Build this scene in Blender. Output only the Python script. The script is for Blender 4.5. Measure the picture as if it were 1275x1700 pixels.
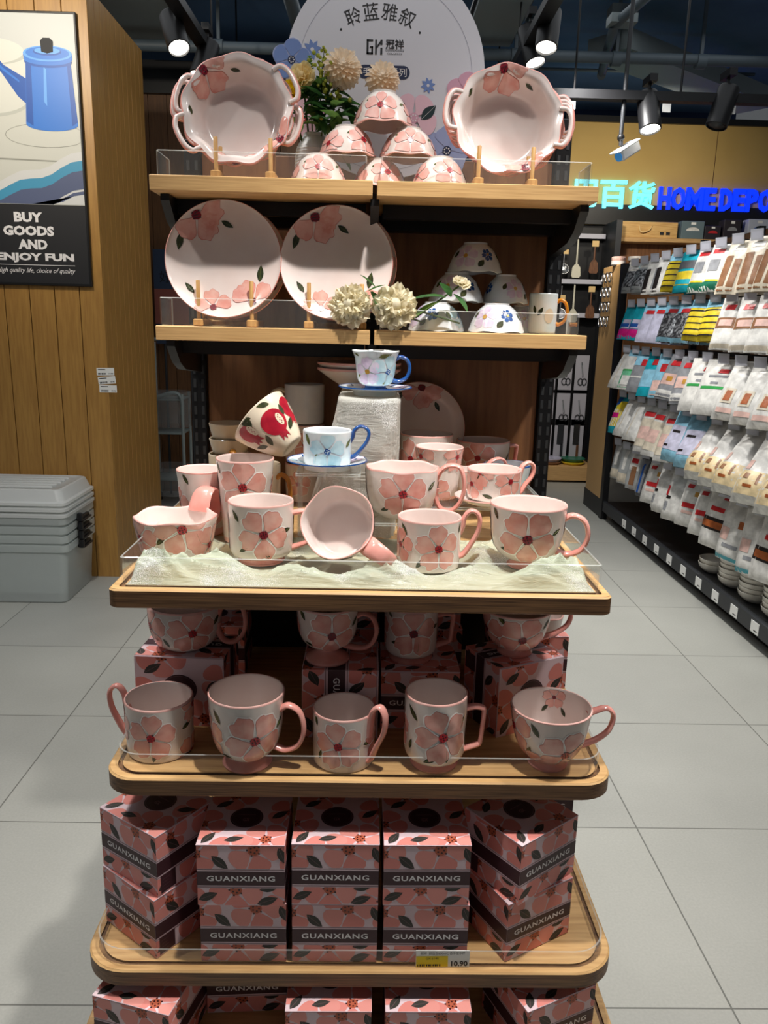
import bpy, math, random
from mathutils import Vector, Matrix, Euler
from math import sin, cos, pi, radians as RAD

SC = bpy.context.scene
COL = SC.collection
for o in list(bpy.data.objects):
    bpy.data.objects.remove(o, do_unlink=True)

# ------------------------------------------------------------------ camera
EYE = 1.4
FPX = 1310.0
cam_d = bpy.data.cameras.new('camera')
cam_d.sensor_fit = 'VERTICAL'
cam_d.sensor_height = 36.0
cam_d.lens = FPX / 1700.0 * 36.0
cam_d.clip_start = 0.05
cam = bpy.data.objects.new('camera', cam_d)
COL.objects.link(cam)
r_ = Vector((0.99958837, -0.01669686, 0.02333016))
u_ = Vector((-0.0187821, 0.23385523, 0.97209))
f_ = Vector((0.02168673, 0.97212805, -0.23344536))
cam.matrix_world = Matrix(((r_.x, u_.x, -f_.x, 0), (r_.y, u_.y, -f_.y, 0), (r_.z, u_.z, -f_.z, EYE), (0, 0, 0, 1)))
SC.camera = cam

# ------------------------------------------------------------------ exposure, world, lights
SC.view_settings.view_transform = 'Standard'
SC.view_settings.look = 'None'
SC.view_settings.exposure = 0.0
SC.view_settings.gamma = 1.0
SC.view_settings.use_curve_mapping = False
wd = bpy.data.worlds.new('shop_air')
SC.world = wd
wd.use_nodes = True
wd.node_tree.nodes['Background'].inputs[0].default_value = (0.9, 0.95, 1.0, 1)
wd.node_tree.nodes['Background'].inputs[1].default_value = 0.09


def spot(name, loc, target, watts, angle, blend=0.4, size=0.05, col=(1, 0.95, 0.88)):
    l = bpy.data.lights.new(name, 'SPOT')
    l.energy = watts
    l.spot_size = RAD(angle)
    l.spot_blend = blend
    l.shadow_soft_size = size
    l.color = col
    o = bpy.data.objects.new(name, l)
    COL.objects.link(o)
    o.location = loc
    o.rotation_euler = (Vector(target) - Vector(loc)).to_track_quat('-Z', 'Y').to_euler()
    return o


def area(name, loc, target, watts, sx, sy, col=(1, 1, 1)):
    l = bpy.data.lights.new(name, 'AREA')
    l.shape = 'RECTANGLE'
    l.size = sx
    l.size_y = sy
    l.energy = watts
    l.color = col
    o = bpy.data.objects.new(name, l)
    COL.objects.link(o)
    o.location = loc
    o.rotation_euler = (Vector(target) - Vector(loc)).to_track_quat('-Z', 'Y').to_euler()
    return o


# the row of ceiling track spots that hangs above the stand's front
KEY = (1, 0.955, 0.905)
spot('track_spot_stand', (0.18, 0.93, 2.72), (-0.02, 1.14, 0.6), 128, 66, 0.75, 0.035, KEY)
spot('track_spot_stand_west', (-1.1, 0.9, 2.72), (-0.1, 1.2, 0.9), 24, 56, 0.7, 0.035, KEY)
spot('track_spot_stand_east', (1.0, 0.95, 2.72), (0.1, 1.2, 0.9), 18, 56, 0.7, 0.035, KEY)
spot('track_spot_shelf', (0.12, 1.0, 2.74), (0.0, 1.68, 1.80), 15, 84, 0.6, 0.03, KEY)
# spots of the tracks over the aisle and the far shelving
spot('track_spot_aisle_near', (1.0, 2.6, 2.75), (1.7, 3.2, 0.2), 95, 100, 0.8, 0.06, (1, 0.98, 0.95))
spot('track_spot_aisle_far', (1.0, 4.3, 2.75), (1.85, 4.8, 0.7), 95, 100, 0.8, 0.06, (1, 0.98, 0.95))
spot('track_spot_back', (1.45, 5.6, 2.5), (2.0, 7.3, 1.7), 80, 110, 0.8, 0.06, (1, 0.92, 0.8))
spot('ochre_fill_spot', (2.2, 6.1, 2.75), (2.1, 7.45, 2.8), 24, 120, 0.9, 0.06, (1, 0.9, 0.72))  # added spot that brightens the ochre wall, no fixture hangs here
spot('track_spot_pillar', (-1.75, 2.9, 2.9), (-1.6, 4.2, 2.4), 82, 84, 0.9, 0.06, (1, 0.9, 0.75))
spot('track_spot_floor_west', (-1.0, 1.6, 2.75), (-1.1, 2.4, 0), 120, 100, 0.8, 0.06, (1, 0.97, 0.93))
spot('track_spot_floor_east', (1.1, 1.2, 2.75), (1.05, 1.9, 0), 92, 100, 0.8, 0.06, (1, 0.97, 0.93))
area('ceiling_ambient_fill', (0.3, 3.0, 3.25), (0.3, 3.0, 0), 48, 4.4, 5.0, (0.95, 0.98, 1.0))  # unseen area fill added for ambient light, no such panels in the ceiling
SC.cycles.transparent_max_bounces = 32


# ------------------------------------------------------------------ materials
def lin(c):
    return tuple(((v / 255.0) / 12.92 if v / 255.0 <= 0.04045 else ((v / 255.0 + 0.055) / 1.055) ** 2.4) for v in c) + (1.0,)


def mat(name, rgb, rough=0.5, metal=0.0, rgb2=None, nscale=8.0, stretch=(1, 1, 1), detail=3.0, lo=0.35, hi=0.65,
        bump=0.0, bscale=None, emit=0.0, coat=0.0, trans=0.0, spec=0.5, sss=0.0, sheen=0.0):
    m = bpy.data.materials.new(name)
    m.use_nodes = True
    nt = m.node_tree
    p = nt.nodes['Principled BSDF']
    p.inputs['Base Color'].default_value = lin(rgb)
    p.inputs['Roughness'].default_value = rough
    p.inputs['Metallic'].default_value = metal
    p.inputs['Specular IOR Level'].default_value = spec
    p.inputs['Coat Weight'].default_value = coat
    p.inputs['Coat Roughness'].default_value = 0.06
    p.inputs['Sheen Weight'].default_value = sheen
    p.inputs['Transmission Weight'].default_value = trans
    if emit:
        p.inputs['Emission Color'].default_value = lin(rgb)
        p.inputs['Emission Strength'].default_value = emit
    if rgb2 is not None or bump:
        tc = nt.nodes.new('ShaderNodeTexCoord')
        mp = nt.nodes.new('ShaderNodeMapping')
        mp.inputs['Scale'].default_value = stretch
        nt.links.new(tc.outputs['Object'], mp.inputs['Vector'])
        nz = nt.nodes.new('ShaderNodeTexNoise')
        nz.inputs['Scale'].default_value = nscale
        nz.inputs['Detail'].default_value = detail
        nt.links.new(mp.outputs[0], nz.inputs['Vector'])
        if rgb2 is not None:
            rp = nt.nodes.new('ShaderNodeValToRGB')
            rp.color_ramp.elements[0].position = lo
            rp.color_ramp.elements[1].position = hi
            rp.color_ramp.elements[0].color = lin(rgb)
            rp.color_ramp.elements[1].color = lin(rgb2)
            nt.links.new(nz.outputs['Fac'], rp.inputs['Fac'])
            nt.links.new(rp.outputs[0], p.inputs['Base Color'])
        if bump:
            src = nz
            if bscale:
                src = nt.nodes.new('ShaderNodeTexNoise')
                src.inputs['Scale'].default_value = bscale
                src.inputs['Detail'].default_value = 4
                nt.links.new(mp.outputs[0], src.inputs['Vector'])
            b = nt.nodes.new('ShaderNodeBump')
            b.inputs['Strength'].default_value = bump
            b.inputs['Distance'].default_value = 0.01
            nt.links.new(src.outputs['Fac'], b.inputs['Height'])
            nt.links.new(b.outputs[0], p.inputs['Normal'])
    return m


def clear_mat(name, rgb, amount, gloss=1.0, rough=0.02, tint=(255, 255, 255)):
    """clear plastic: mostly lets the view through, tinted a little, with a fresnel reflection"""
    m = bpy.data.materials.new(name)
    m.use_nodes = True
    nt = m.node_tree
    nt.nodes.clear()
    out = nt.nodes.new('ShaderNodeOutputMaterial')
    tr = nt.nodes.new('ShaderNodeBsdfTransparent')
    tr.inputs[0].default_value = lin(tint)
    df = nt.nodes.new('ShaderNodeBsdfDiffuse')
    df.inputs[0].default_value = lin(rgb)
    tl = nt.nodes.new('ShaderNodeBsdfTranslucent')
    tl.inputs[0].default_value = lin(rgb)
    md = nt.nodes.new('ShaderNodeMixShader')
    md.inputs[0].default_value = 0.4
    nt.links.new(df.outputs[0], md.inputs[1])
    nt.links.new(tl.outputs[0], md.inputs[2])
    m1 = nt.nodes.new('ShaderNodeMixShader')
    m1.inputs[0].default_value = amount
    nt.links.new(tr.outputs[0], m1.inputs[1])
    nt.links.new(md.outputs[0], m1.inputs[2])
    gl = nt.nodes.new('ShaderNodeBsdfGlossy')
    gl.inputs['Roughness'].default_value = rough
    fr = nt.nodes.new('ShaderNodeFresnel')
    fr.inputs['IOR'].default_value = 1.0 + 0.45 * gloss
    ge = nt.nodes.new('ShaderNodeNewGeometry')
    sb = nt.nodes.new('ShaderNodeMath')
    sb.operation = 'SUBTRACT'
    sb.inputs[0].default_value = 1.0
    nt.links.new(ge.outputs['Backfacing'], sb.inputs[1])
    mu = nt.nodes.new('ShaderNodeMath')
    mu.operation = 'MULTIPLY'
    nt.links.new(fr.outputs[0], mu.inputs[0])
    nt.links.new(sb.outputs[0], mu.inputs[1])
    m2 = nt.nodes.new('ShaderNodeMixShader')
    nt.links.new(mu.outputs[0], m2.inputs[0])
    nt.links.new(m1.outputs[0], m2.inputs[1])
    nt.links.new(gl.outputs[0], m2.inputs[2])
    nt.links.new(m2.outputs[0], out.inputs[0])
    return m


def organza_mat(name, rgb, thresh, base_clear):
    m = clear_mat(name, rgb, base_clear, 0.6, 0.25)
    nt = m.node_tree
    out = [n for n in nt.nodes if n.type == 'OUTPUT_MATERIAL'][0]
    last = out.inputs[0].links[0].from_socket
    tc = nt.nodes.new('ShaderNodeTexCoord')
    nz = nt.nodes.new('ShaderNodeTexNoise')
    nz.inputs['Scale'].default_value = 900
    mpw = nt.nodes.new('ShaderNodeMapping')
    mpw.inputs['Rotation'].default_value = (0, 0, RAD(24))
    mpw.inputs['Scale'].default_value = (14, 95, 60)
    nt.links.new(tc.outputs['Object'], mpw.inputs['Vector'])
    wv = nt.nodes.new('ShaderNodeTexNoise')
    wv.inputs['Scale'].default_value = 1.6
    wv.inputs['Detail'].default_value = 4
    wv.inputs['Distortion'].default_value = 0.8
    nt.links.new(mpw.outputs[0], wv.inputs['Vector'])
    wb = nt.nodes.new('ShaderNodeBump')
    wb.inputs['Strength'].default_value = 0.55
    wb.inputs['Distance'].default_value = 0.006
    nt.links.new(wv.outputs['Fac'], wb.inputs['Height'])
    for nd in nt.nodes:
        if nd.type in ('BSDF_DIFFUSE', 'BSDF_TRANSLUCENT', 'BSDF_GLOSSY'):
            nt.links.new(wb.outputs[0], nd.inputs['Normal'])
    big = nt.nodes.new('ShaderNodeTexNoise')
    big.inputs['Scale'].default_value = 14
    nt.links.new(tc.outputs['Object'], nz.inputs['Vector'])
    nt.links.new(tc.outputs['Object'], big.inputs['Vector'])
    ad = nt.nodes.new('ShaderNodeMath')
    ad.operation = 'ADD'
    nt.links.new(nz.outputs['Fac'], ad.inputs[0])
    nt.links.new(big.outputs['Fac'], ad.inputs[1])
    gt = nt.nodes.new('ShaderNodeMath')
    gt.operation = 'GREATER_THAN'
    gt.inputs[1].default_value = thresh
    nt.links.new(ad.outputs[0], gt.inputs[0])
    gl = nt.nodes.new('ShaderNodeBsdfPrincipled')
    gl.inputs['Roughness'].default_value = 0.3
    gl.inputs['Metallic'].default_value = 0.25
    gl.inputs[0].default_value = lin((252, 253, 250))
    bp = nt.nodes.new('ShaderNodeBump')
    bp.inputs['Strength'].default_value = 0.9
    bp.inputs['Distance'].default_value = 0.004
    nt.links.new(nz.outputs['Fac'], bp.inputs['Height'])
    nt.links.new(bp.outputs[0], gl.inputs['Normal'])
    mx = nt.nodes.new('ShaderNodeMixShader')
    nt.links.new(gt.outputs[0], mx.inputs[0])
    nt.links.new(last, mx.inputs[1])
    nt.links.new(gl.outputs[0], mx.inputs[2])
    nt.links.new(mx.outputs[0], out.inputs[0])
    return m


def petal_mat(name, rgb, rgb2, through=0.45):
    """thin fabric petal or leaf: part of the light passes through"""
    m = mat(name, rgb, .6, rgb2=rgb2, nscale=60)
    nt = m.node_tree
    p = nt.nodes['Principled BSDF']
    out = [n for n in nt.nodes if n.type == 'OUTPUT_MATERIAL'][0]
    tl = nt.nodes.new('ShaderNodeBsdfTranslucent')
    src = p.inputs['Base Color'].links[0].from_socket
    nt.links.new(src, tl.inputs[0])
    mx = nt.nodes.new('ShaderNodeMixShader')
    mx.inputs[0].default_value = through
    nt.links.new(p.outputs[0], mx.inputs[1])
    nt.links.new(tl.outputs[0], mx.inputs[2])
    nt.links.new(mx.outputs[0], out.inputs[0])
    return m


def floor_mat():
    m = bpy.data.materials.new('floor_tiles')
    m.use_nodes = True
    nt = m.node_tree
    p = nt.nodes['Principled BSDF']
    tc = nt.nodes.new('ShaderNodeTexCoord')
    mp = nt.nodes.new('ShaderNodeMapping')
    mp.inputs['Location'].default_value = (1.053 + 0.616 * 20, -1.371 + 0.616 * 20, 0)
    nt.links.new(tc.outputs['Object'], mp.inputs[0])
    br = nt.nodes.new('ShaderNodeTexBrick')
    br.offset = 0.0
    br.inputs['Scale'].default_value = 1
    br.inputs['Brick Width'].default_value = 0.616
    br.inputs['Row Height'].default_value = 0.616
    br.inputs['Mortar Size'].default_value = 0.0022
    br.inputs['Color1'].default_value = lin((182, 182, 174))
    br.inputs['Color2'].default_value = lin((176, 176, 169))
    br.inputs['Mortar'].default_value = lin((118, 118, 112))
    nt.links.new(mp.outputs[0], br.inputs['Vector'])
    nz = nt.nodes.new('ShaderNodeTexNoise')
    nz.inputs['Scale'].default_value = 3
    nz.inputs['Detail'].default_value = 8
    nt.links.new(mp.outputs[0], nz.inputs['Vector'])
    fl = nt.nodes.new('ShaderNodeTexNoise')
    fl.inputs['Scale'].default_value = 160
    fl.inputs['Detail'].default_value = 2
    nt.links.new(mp.outputs[0], fl.inputs['Vector'])
    rp = nt.nodes.new('ShaderNodeValToRGB')
    rp.color_ramp.elements[0].position = 0.3
    rp.color_ramp.elements[0].color = (0.86, 0.86, 0.86, 1)
    rp.color_ramp.elements[1].position = 0.7
    rp.color_ramp.elements[1].color = (1.04, 1.04, 1.04, 1)
    ad = nt.nodes.new('ShaderNodeMath')
    ad.operation = 'MULTIPLY_ADD'
    ad.inputs[1].default_value = 0.5
    nt.links.new(fl.outputs['Fac'], ad.inputs[0])
    m5 = nt.nodes.new('ShaderNodeMath')
    m5.operation = 'MULTIPLY'
    m5.inputs[1].default_value = 0.5
    nt.links.new(nz.outputs['Fac'], m5.inputs[0])
    nt.links.new(m5.outputs[0], ad.inputs[2])
    nt.links.new(ad.outputs[0], rp.inputs[0])
    mx = nt.nodes.new('ShaderNodeMixRGB')
    mx.blend_type = 'MULTIPLY'
    mx.inputs[0].default_value = 1
    nt.links.new(br.outputs['Color'], mx.inputs[1])
    nt.links.new(rp.outputs[0], mx.inputs[2])
    nt.links.new(mx.outputs[0], p.inputs['Base Color'])
    p.inputs['Roughness'].default_value = 0.42
    return m


M = {}
M['floor'] = floor_mat()
OAK = dict(rgb2=(182, 140, 88), nscale=9, detail=6, lo=0.35, hi=0.72)
M['oak'] = mat('light_oak', (212, 172, 116), 0.5, stretch=(1.2, 14, 40), **OAK)
M['oak_edge_shaded'] = mat('oak_edge_shaded', (140, 102, 66), 0.5, rgb2=(88, 60, 38), nscale=9, stretch=(1.2, 14, 60), detail=6)  # grained oak, darkened in colour for the shade on the tray edges
M['oak_back'] = mat('oak_back_panel', (150, 104, 66), 0.5, rgb2=(122, 82, 52), nscale=7, stretch=(9, 9, 0.9), detail=6)
M['plank'] = mat('honey_planks', (178, 134, 68), 0.42, rgb2=(162, 118, 58), nscale=7, stretch=(14, 14, 1.0), detail=5)
M['plank_dark'] = mat('planks_far', (128, 88, 54), 0.5, rgb2=(108, 74, 46), nscale=7, stretch=(12, 12, 1.0), detail=5)
M['groove'] = mat('groove', (84, 56, 30), 0.8)
M['black'] = mat('black_metal', (22, 22, 24), 0.42, 0.2)
M['slot'] = mat('slot_metal', (64, 66, 68), 0.5, 0.3)
M['char'] = mat('charcoal_metal', (44, 46, 50), 0.5, 0.1)
M['steel'] = mat('steel', (200, 202, 205), 0.25, 1.0)
M['clear'] = clear_mat('clear_acrylic', (235, 240, 240), 0.035)
M['clear_edge'] = clear_mat('acrylic_edge', (240, 246, 244), 0.42)
M['bin'] = clear_mat('frosted_plastic', (222, 228, 226), 0.6, 0.8, 0.3)
M['binlid'] = clear_mat('frosted_lid', (238, 240, 238), 0.92, 0.8, 0.3)
M['glaze'] = mat('white_glaze', (234, 226, 218), 0.14, rgb2=(228, 213, 204), nscale=22, coat=0.3)
M['inside'] = mat('blush_glaze', (240, 227, 221), 0.16, rgb2=(235, 217, 210), nscale=14, coat=0.3)
M['pinkrim'] = mat('pink_rim_glaze', (246, 198, 188), 0.2, rgb2=(240, 180, 168), nscale=30, coat=0.3)
M['pinkhandle'] = mat('pink_handle_glaze', (238, 170, 158), 0.2, rgb2=(228, 148, 136), nscale=26, coat=0.3)
M['petal'] = mat('petal_glaze', (238, 190, 176), 0.18, rgb2=(222, 148, 134), nscale=42, coat=0.3, lo=0.3, hi=0.7)
M['petal_pale'] = mat('pale_petal_glaze', (238, 192, 182), 0.18, rgb2=(228, 162, 150), nscale=42, coat=0.3)
M['outline'] = mat('raised_outline', (253, 248, 242), 0.2)
M['rosy'] = mat('rosy_outline_shadow', (206, 122, 112), 0.3)
M['heart'] = mat('flower_heart', (188, 44, 54), 0.25)
M['heart_dk'] = mat('dark_flower_heart', (140, 34, 50), 0.25)
M['dot'] = mat('dark_dot', (60, 14, 22), 0.3)
M['leaf'] = mat('leaf_glaze', (66, 72, 40), 0.25, rgb2=(44, 50, 32), nscale=90)
M['leaf2'] = mat('light_leaf_glaze', (118, 124, 66), 0.25, rgb2=(86, 92, 46), nscale=90)
M['bluew'] = mat('pale_blue_glaze', (238, 241, 240), 0.14, rgb2=(214, 231, 234), nscale=24, coat=0.3)
M['bluepetal'] = mat('blue_petal', (196, 220, 226), 0.18, rgb2=(166, 200, 212), nscale=50)
M['lilacpetal'] = mat('lilac_petal', (226, 212, 228), 0.18, rgb2=(206, 184, 212), nscale=50)
M['bluedark'] = mat('cobalt_glaze', (36, 92, 164), 0.18, rgb2=(24, 66, 130), nscale=40, coat=0.3)
M['whiteglaze'] = mat('plain_white_glaze', (232, 234, 236), 0.15, rgb2=(216, 222, 228), nscale=20, coat=0.3)
M['gold'] = mat('gold_dot', (206, 160, 70), 0.3, 0.4)
M['cream'] = mat('cream_glaze', (236, 222, 198), 0.16, rgb2=(224, 206, 178), nscale=20, coat=0.3)
M['pome'] = mat('pomegranate_red', (184, 34, 52), 0.2, rgb2=(150, 22, 42), nscale=40)
M['amber'] = mat('amber_handle', (196, 128, 44), 0.25, rgb2=(168, 100, 30), nscale=40)
M['orange'] = mat('orange_handle', (236, 150, 34), 0.2)
M['bamboo'] = mat('bamboo', (208, 164, 98), 0.5, rgb2=(184, 138, 76), nscale=20, stretch=(6, 6, 1))
M['carton'] = mat('carton_pale_pink', (232, 206, 212), 0.55)
M['carton_in'] = mat('carton_board', (214, 190, 186), 0.7)
M['cpetal'] = mat('carton_petal', (228, 140, 130), 0.55)
M['cpetal2'] = mat('carton_petal_light', (232, 152, 142), 0.55)
M['cheart'] = mat('carton_heart', (186, 92, 62), 0.55)
M['maroon'] = mat('maroon_print', (62, 30, 38), 0.5)
M['maroon_hi'] = mat('maroon_ring', (128, 92, 98), 0.4)
M['cleaf'] = mat('carton_leaf', (50, 48, 42), 0.55)
M['cline'] = mat('carton_line', (130, 96, 100), 0.6)
M['wprint'] = mat('white_print', (238, 234, 234), 0.6)
M['kprint'] = mat('black_print', (26, 26, 30), 0.6)
M['organza'] = organza_mat('green_organza', (218, 231, 211), 1.20, 0.72)
M['organza_w'] = organza_mat('white_organza', (224, 223, 214), 1.1, 0.84)
M['paper'] = mat('paper_white', (236, 236, 232), 0.7)
M['paper_y'] = mat('tag_yellow', (238, 208, 30), 0.6)


# ------------------------------------------------------------------ mesh builder
def cr(pts, n):
    """Catmull-Rom through points, n spans per segment"""
    P = [Vector(p) for p in pts]
    P = [P[0] * 2 - P[1]] + P + [P[-1] * 2 - P[-2]]
    out = []
    for i in range(1, len(P) - 2):
        a, b, c, d = P[i - 1:i + 3]
        for k in range(n):
            t = k / n
            out.append(0.5 * ((2 * b) + (c - a) * t + (2 * a - 5 * b + 4 * c - d) * t * t + (3 * b - a - 3 * c + d) * t ** 3))
    out.append(P[-2])
    return out


class MB:
    def __init__(s):
        s.v = []
        s.f = []
        s.m = []
        s.mats = []

    def mi(s, m):
        if m not in s.mats:
            s.mats.append(m)
        return s.mats.index(m)

    def add(s, vs, fs, m, xf=None):
        b = len(s.v)
        s.v += [tuple(xf @ Vector(p)) if xf else tuple(p) for p in vs]
        k = s.mi(m)
        for f in fs:
            s.f.append(tuple(b + i for i in f))
            s.m.append(k)

    def box(s, x0, x1, y0, y1, z0, z1, m, xf=None, bev=0.0):
        if bev:
            b = bev
            pts = []
            for z, i in ((z0, b), (z0 + b, 0), (z1 - b, 0), (z1, b)):
                pts += [[(x0 + i + b, y0 + i, z), (x1 - i - b, y0 + i, z), (x1 - i, y0 + i + b, z), (x1 - i, y1 - i - b, z),
                         (x1 - i - b, y1 - i, z), (x0 + i + b, y1 - i, z), (x0 + i, y1 - i - b, z), (x0 + i, y0 + i + b, z)]]
            s.loft(pts, m, True, True, True, xf)
            return
        vs = [(x, y, z) for z in (z0, z1) for y in (y0, y1) for x in (x0, x1)]
        s.add(vs, [(0, 2, 3, 1), (4, 5, 7, 6), (0, 1, 5, 4), (2, 6, 7, 3), (0, 4, 6, 2), (1, 3, 7, 5)], m, xf)

    def loft(s, rings, m, closed=True, cap0=False, cap1=False, xf=None):
        n = len(rings[0])
        vs = [p for r in rings for p in r]
        fs = []
        for i in range(len(rings) - 1):
            for j in range(n if closed else n - 1):
                k = (j + 1) % n
                fs.append((i * n + j, i * n + k, (i + 1) * n + k, (i + 1) * n + j))
        if cap0:
            fs.append(tuple(reversed(range(n))))
        if cap1:
            fs.append(tuple((len(rings) - 1) * n + j for j in range(n)))
        s.add(vs, fs, m, xf)

    def prism(s, poly, z0, z1, m, xf=None):
        s.loft([[(p[0], p[1], z0) for p in poly], [(p[0], p[1], z1) for p in poly]], m, True, True, True, xf)

    def tube(s, path, rad, m, n=10, xf=None, flat=1.0, side=None, cap=True):
        """tube along path; side = constant binormal (then flat = width across it / rad)"""
        P = [Vector(p) for p in path]
        R = rad if isinstance(rad, (list, tuple)) else [rad] * len(P)
        rings = []
        up = None
        for i, p in enumerate(P):
            t = (P[min(i + 1, len(P) - 1)] - P[max(i - 1, 0)])
            t = t.normalized() if t.length > 1e-9 else Vector((0, 0, 1))
            if side is not None:
                b = Vector(side)
            else:
                if up is None:
                    up = Vector((0, 0, 1)) if abs(t.z) < 0.9 else Vector((1, 0, 0))
                b = t.cross(up)
                b = b.normalized() if b.length > 1e-6 else Vector((1, 0, 0))
                up = b.cross(t)
            a = b.cross(t).normalized()
            rings.append([p + (b * cos(2 * pi * k / n) * flat + a * sin(2 * pi * k / n)) * R[i] for k in range(n)])
        s.loft(rings, m, True, cap, cap, xf)

    def lathe(s, prof, mats, seg=40, xf=None, mod=None):
        """prof: (r,z) list, mats: one material or one per span"""
        rings = []
        for r, z in prof:
            ring = []
            for k in range(seg):
                a = 2 * pi * k / seg
                rr, zz = mod(a, r, z) if mod else (r, z)
                ring.append((rr * cos(a), rr * sin(a), zz))
            rings.append(ring)
        if not isinstance(mats, list):
            s.loft(rings, mats, True, prof[0][0] > 1e-6, prof[-1][0] > 1e-6, xf)
        else:
            b = len(s.v)
            s.v += [tuple(xf @ Vector(p)) if xf else p for r in rings for p in r]
            for i in range(len(rings) - 1):
                k = s.mi(mats[i])
                for j in range(seg):
                    q = (j + 1) % seg
                    s.f.append((b + i * seg + j, b + i * seg + q, b + (i + 1) * seg + q, b + (i + 1) * seg + j))
                    s.m.append(k)

    def ball(s, c, r, m, n=10, k=6, xf=None):
        c = Vector(c)
        rings = []
        for i in range(k + 1):
            t = pi * i / k
            rr = max(sin(t), 0.01)
            rings.append([c + Vector((r * rr * cos(2 * pi * j / n), r * rr * sin(2 * pi * j / n), -r * cos(t))) for j in range(n)])
        s.loft(rings, m, True, True, True, xf)

    def fan(s, pts, cen, S, off, m, rings=(0.5, 1.0)):
        """star-shaped 2D patch laid on a surface S(u, v, off)"""
        n = len(pts)
        vs = [S(cen[0], cen[1], off)]
        for t in rings:
            vs += [S(cen[0] + (p[0] - cen[0]) * t, cen[1] + (p[1] - cen[1]) * t, off) for p in pts]
        fs = [(0, 1 + j, 1 + (j + 1) % n) for j in range(n)]
        for i in range(len(rings) - 1):
            a = 1 + i * n
            for j in range(n):
                k = (j + 1) % n
                fs.append((a + j, a + n + j, a + n + k, a + k))
        s.add(vs, fs, m)

    def poly(s, pts, S, off, m):
        s.add([S(p[0], p[1], off) for p in pts], [tuple(range(len(pts)))], m)

    def build(s, name, parent=None, loc=None, smooth=True, angle=42):
        me = bpy.data.meshes.new(name)
        me.from_pydata(s.v, [], s.f)
        for m in s.mats:
            me.materials.append(M[m] if isinstance(m, str) else m)
        me.polygons.foreach_set('material_index', s.m)
        if smooth:
            me.polygons.foreach_set('use_smooth', [True] * len(s.f))
            me.set_sharp_from_angle(angle=RAD(angle))
        me.update()
        o = bpy.data.objects.new(name, me)
        COL.objects.link(o)
        if parent:
            o.parent = parent
        if loc:
            o.location = loc
        return o


def tag(o, label, cat, group=None, kind=None):
    o['label'] = label
    o['category'] = cat
    if group:
        o['group'] = group
    if kind:
        o['kind'] = kind
    return o


def thing(name, label, cat, loc=(0, 0, 0), rz=0.0, group=None):
    o = bpy.data.objects.new(name, None)
    COL.objects.link(o)
    o.empty_display_size = 0.02
    o.location = loc
    o.rotation_euler = (0, 0, rz)
    return tag(o, label, cat, group)


def struct(o):
    o['kind'] = 'structure'
    return o


def dup(root, loc=None, rz=None, label=None, group=None):
    r = root.copy()
    COL.objects.link(r)
    if loc is not None:
        r.location = loc
    if rz is not None:
        r.rotation_euler = (0, 0, rz)
    if label:
        r['label'] = label
    if group:
        r['group'] = group
    for ch in list(root.children):
        c = ch.copy()
        COL.objects.link(c)
        c.parent = r
        for g in list(ch.children):
            d = g.copy()
            COL.objects.link(d)
            d.parent = c
    return r


ORD = ['first', 'second', 'third', 'fourth', 'fifth', 'sixth', 'seventh', 'eighth', 'ninth', 'tenth', 'eleventh', 'twelfth',
       'thirteenth', 'fourteenth', 'fifteenth', 'sixteenth', 'seventeenth', 'eighteenth', 'nineteenth', 'twentieth', 'twenty-first', 'twenty-second']

_TXT = {}


def glyphs(body, bold=0.0, shear=0.0, space=1.0):
    """outline text as a flat mesh: verts (x from 0, y), faces, width"""
    k = (body, bold, shear, space)
    if k not in _TXT:
        c = bpy.data.curves.new('lettering', 'FONT')
        c.body = body
        c.offset = bold
        c.shear = shear
        c.space_character = space
        c.resolution_u = 2
        o = bpy.data.objects.new('lettering', c)
        COL.objects.link(o)
        dg = bpy.context.evaluated_depsgraph_get()
        me = bpy.data.meshes.new_from_object(o.evaluated_get(dg))
        vs = [(v.co.x, v.co.y) for v in me.vertices]
        fs = [tuple(p.vertices) for p in me.polygons]
        bpy.data.objects.remove(o, do_unlink=True)
        bpy.data.curves.remove(c)
        bpy.data.meshes.remove(me)
        x0 = min(v[0] for v in vs)
        x1 = max(v[0] for v in vs)
        y0 = min(v[1] for v in vs)
        y1 = max(v[1] for v in vs)
        _TXT[k] = ([(x - x0, y - y0) for x, y in vs], fs, x1 - x0, y1 - y0)
    return _TXT[k]


def text(mb, body, S, cx, cy, width=None, height=None, m='kprint', off=0.0004, bold=0.0, shear=0.0, rot=0.0, space=1.0, depth=0.0):
    vs, fs, w, h = glyphs(body, bold, shear, space)
    if width and height:
        sx, sy = width / w, height / h
    elif width:
        sx = sy = width / w
    else:
        sx = sy = height / h
    ca, sa = cos(rot), sin(rot)

    def T(p, o):
        x, y = (p[0] - w / 2) * sx, (p[1] - h / 2) * sy
        return S(cx + x * ca - y * sa, cy + x * sa + y * ca, o)
    mb.add([T(p, off) for p in vs], fs, m)
    if depth:
        cnt = {}
        for f in fs:
            for a, b in zip(f, f[1:] + f[:1]):
                cnt[(a, b)] = cnt.get((a, b), 0) + 1
        side = []
        n = len(vs)
        for (a, b) in cnt:
            if (b, a) not in cnt:
                side.append((a, a + n, b + n, b))
        mb.add([T(p, off) for p in vs] + [T(p, off - depth) for p in vs], side, m if isinstance(depth, float) else m)


# ------------------------------------------------------------------ painted motifs (2D shapes laid on a surface)
def xf2(pts, cx, cy, sc, rot):
    ca, sa = cos(rot), sin(rot)
    return [(cx + (x * ca - y * sa) * sc, cy + (x * sa + y * ca) * sc) for x, y in pts]


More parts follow.
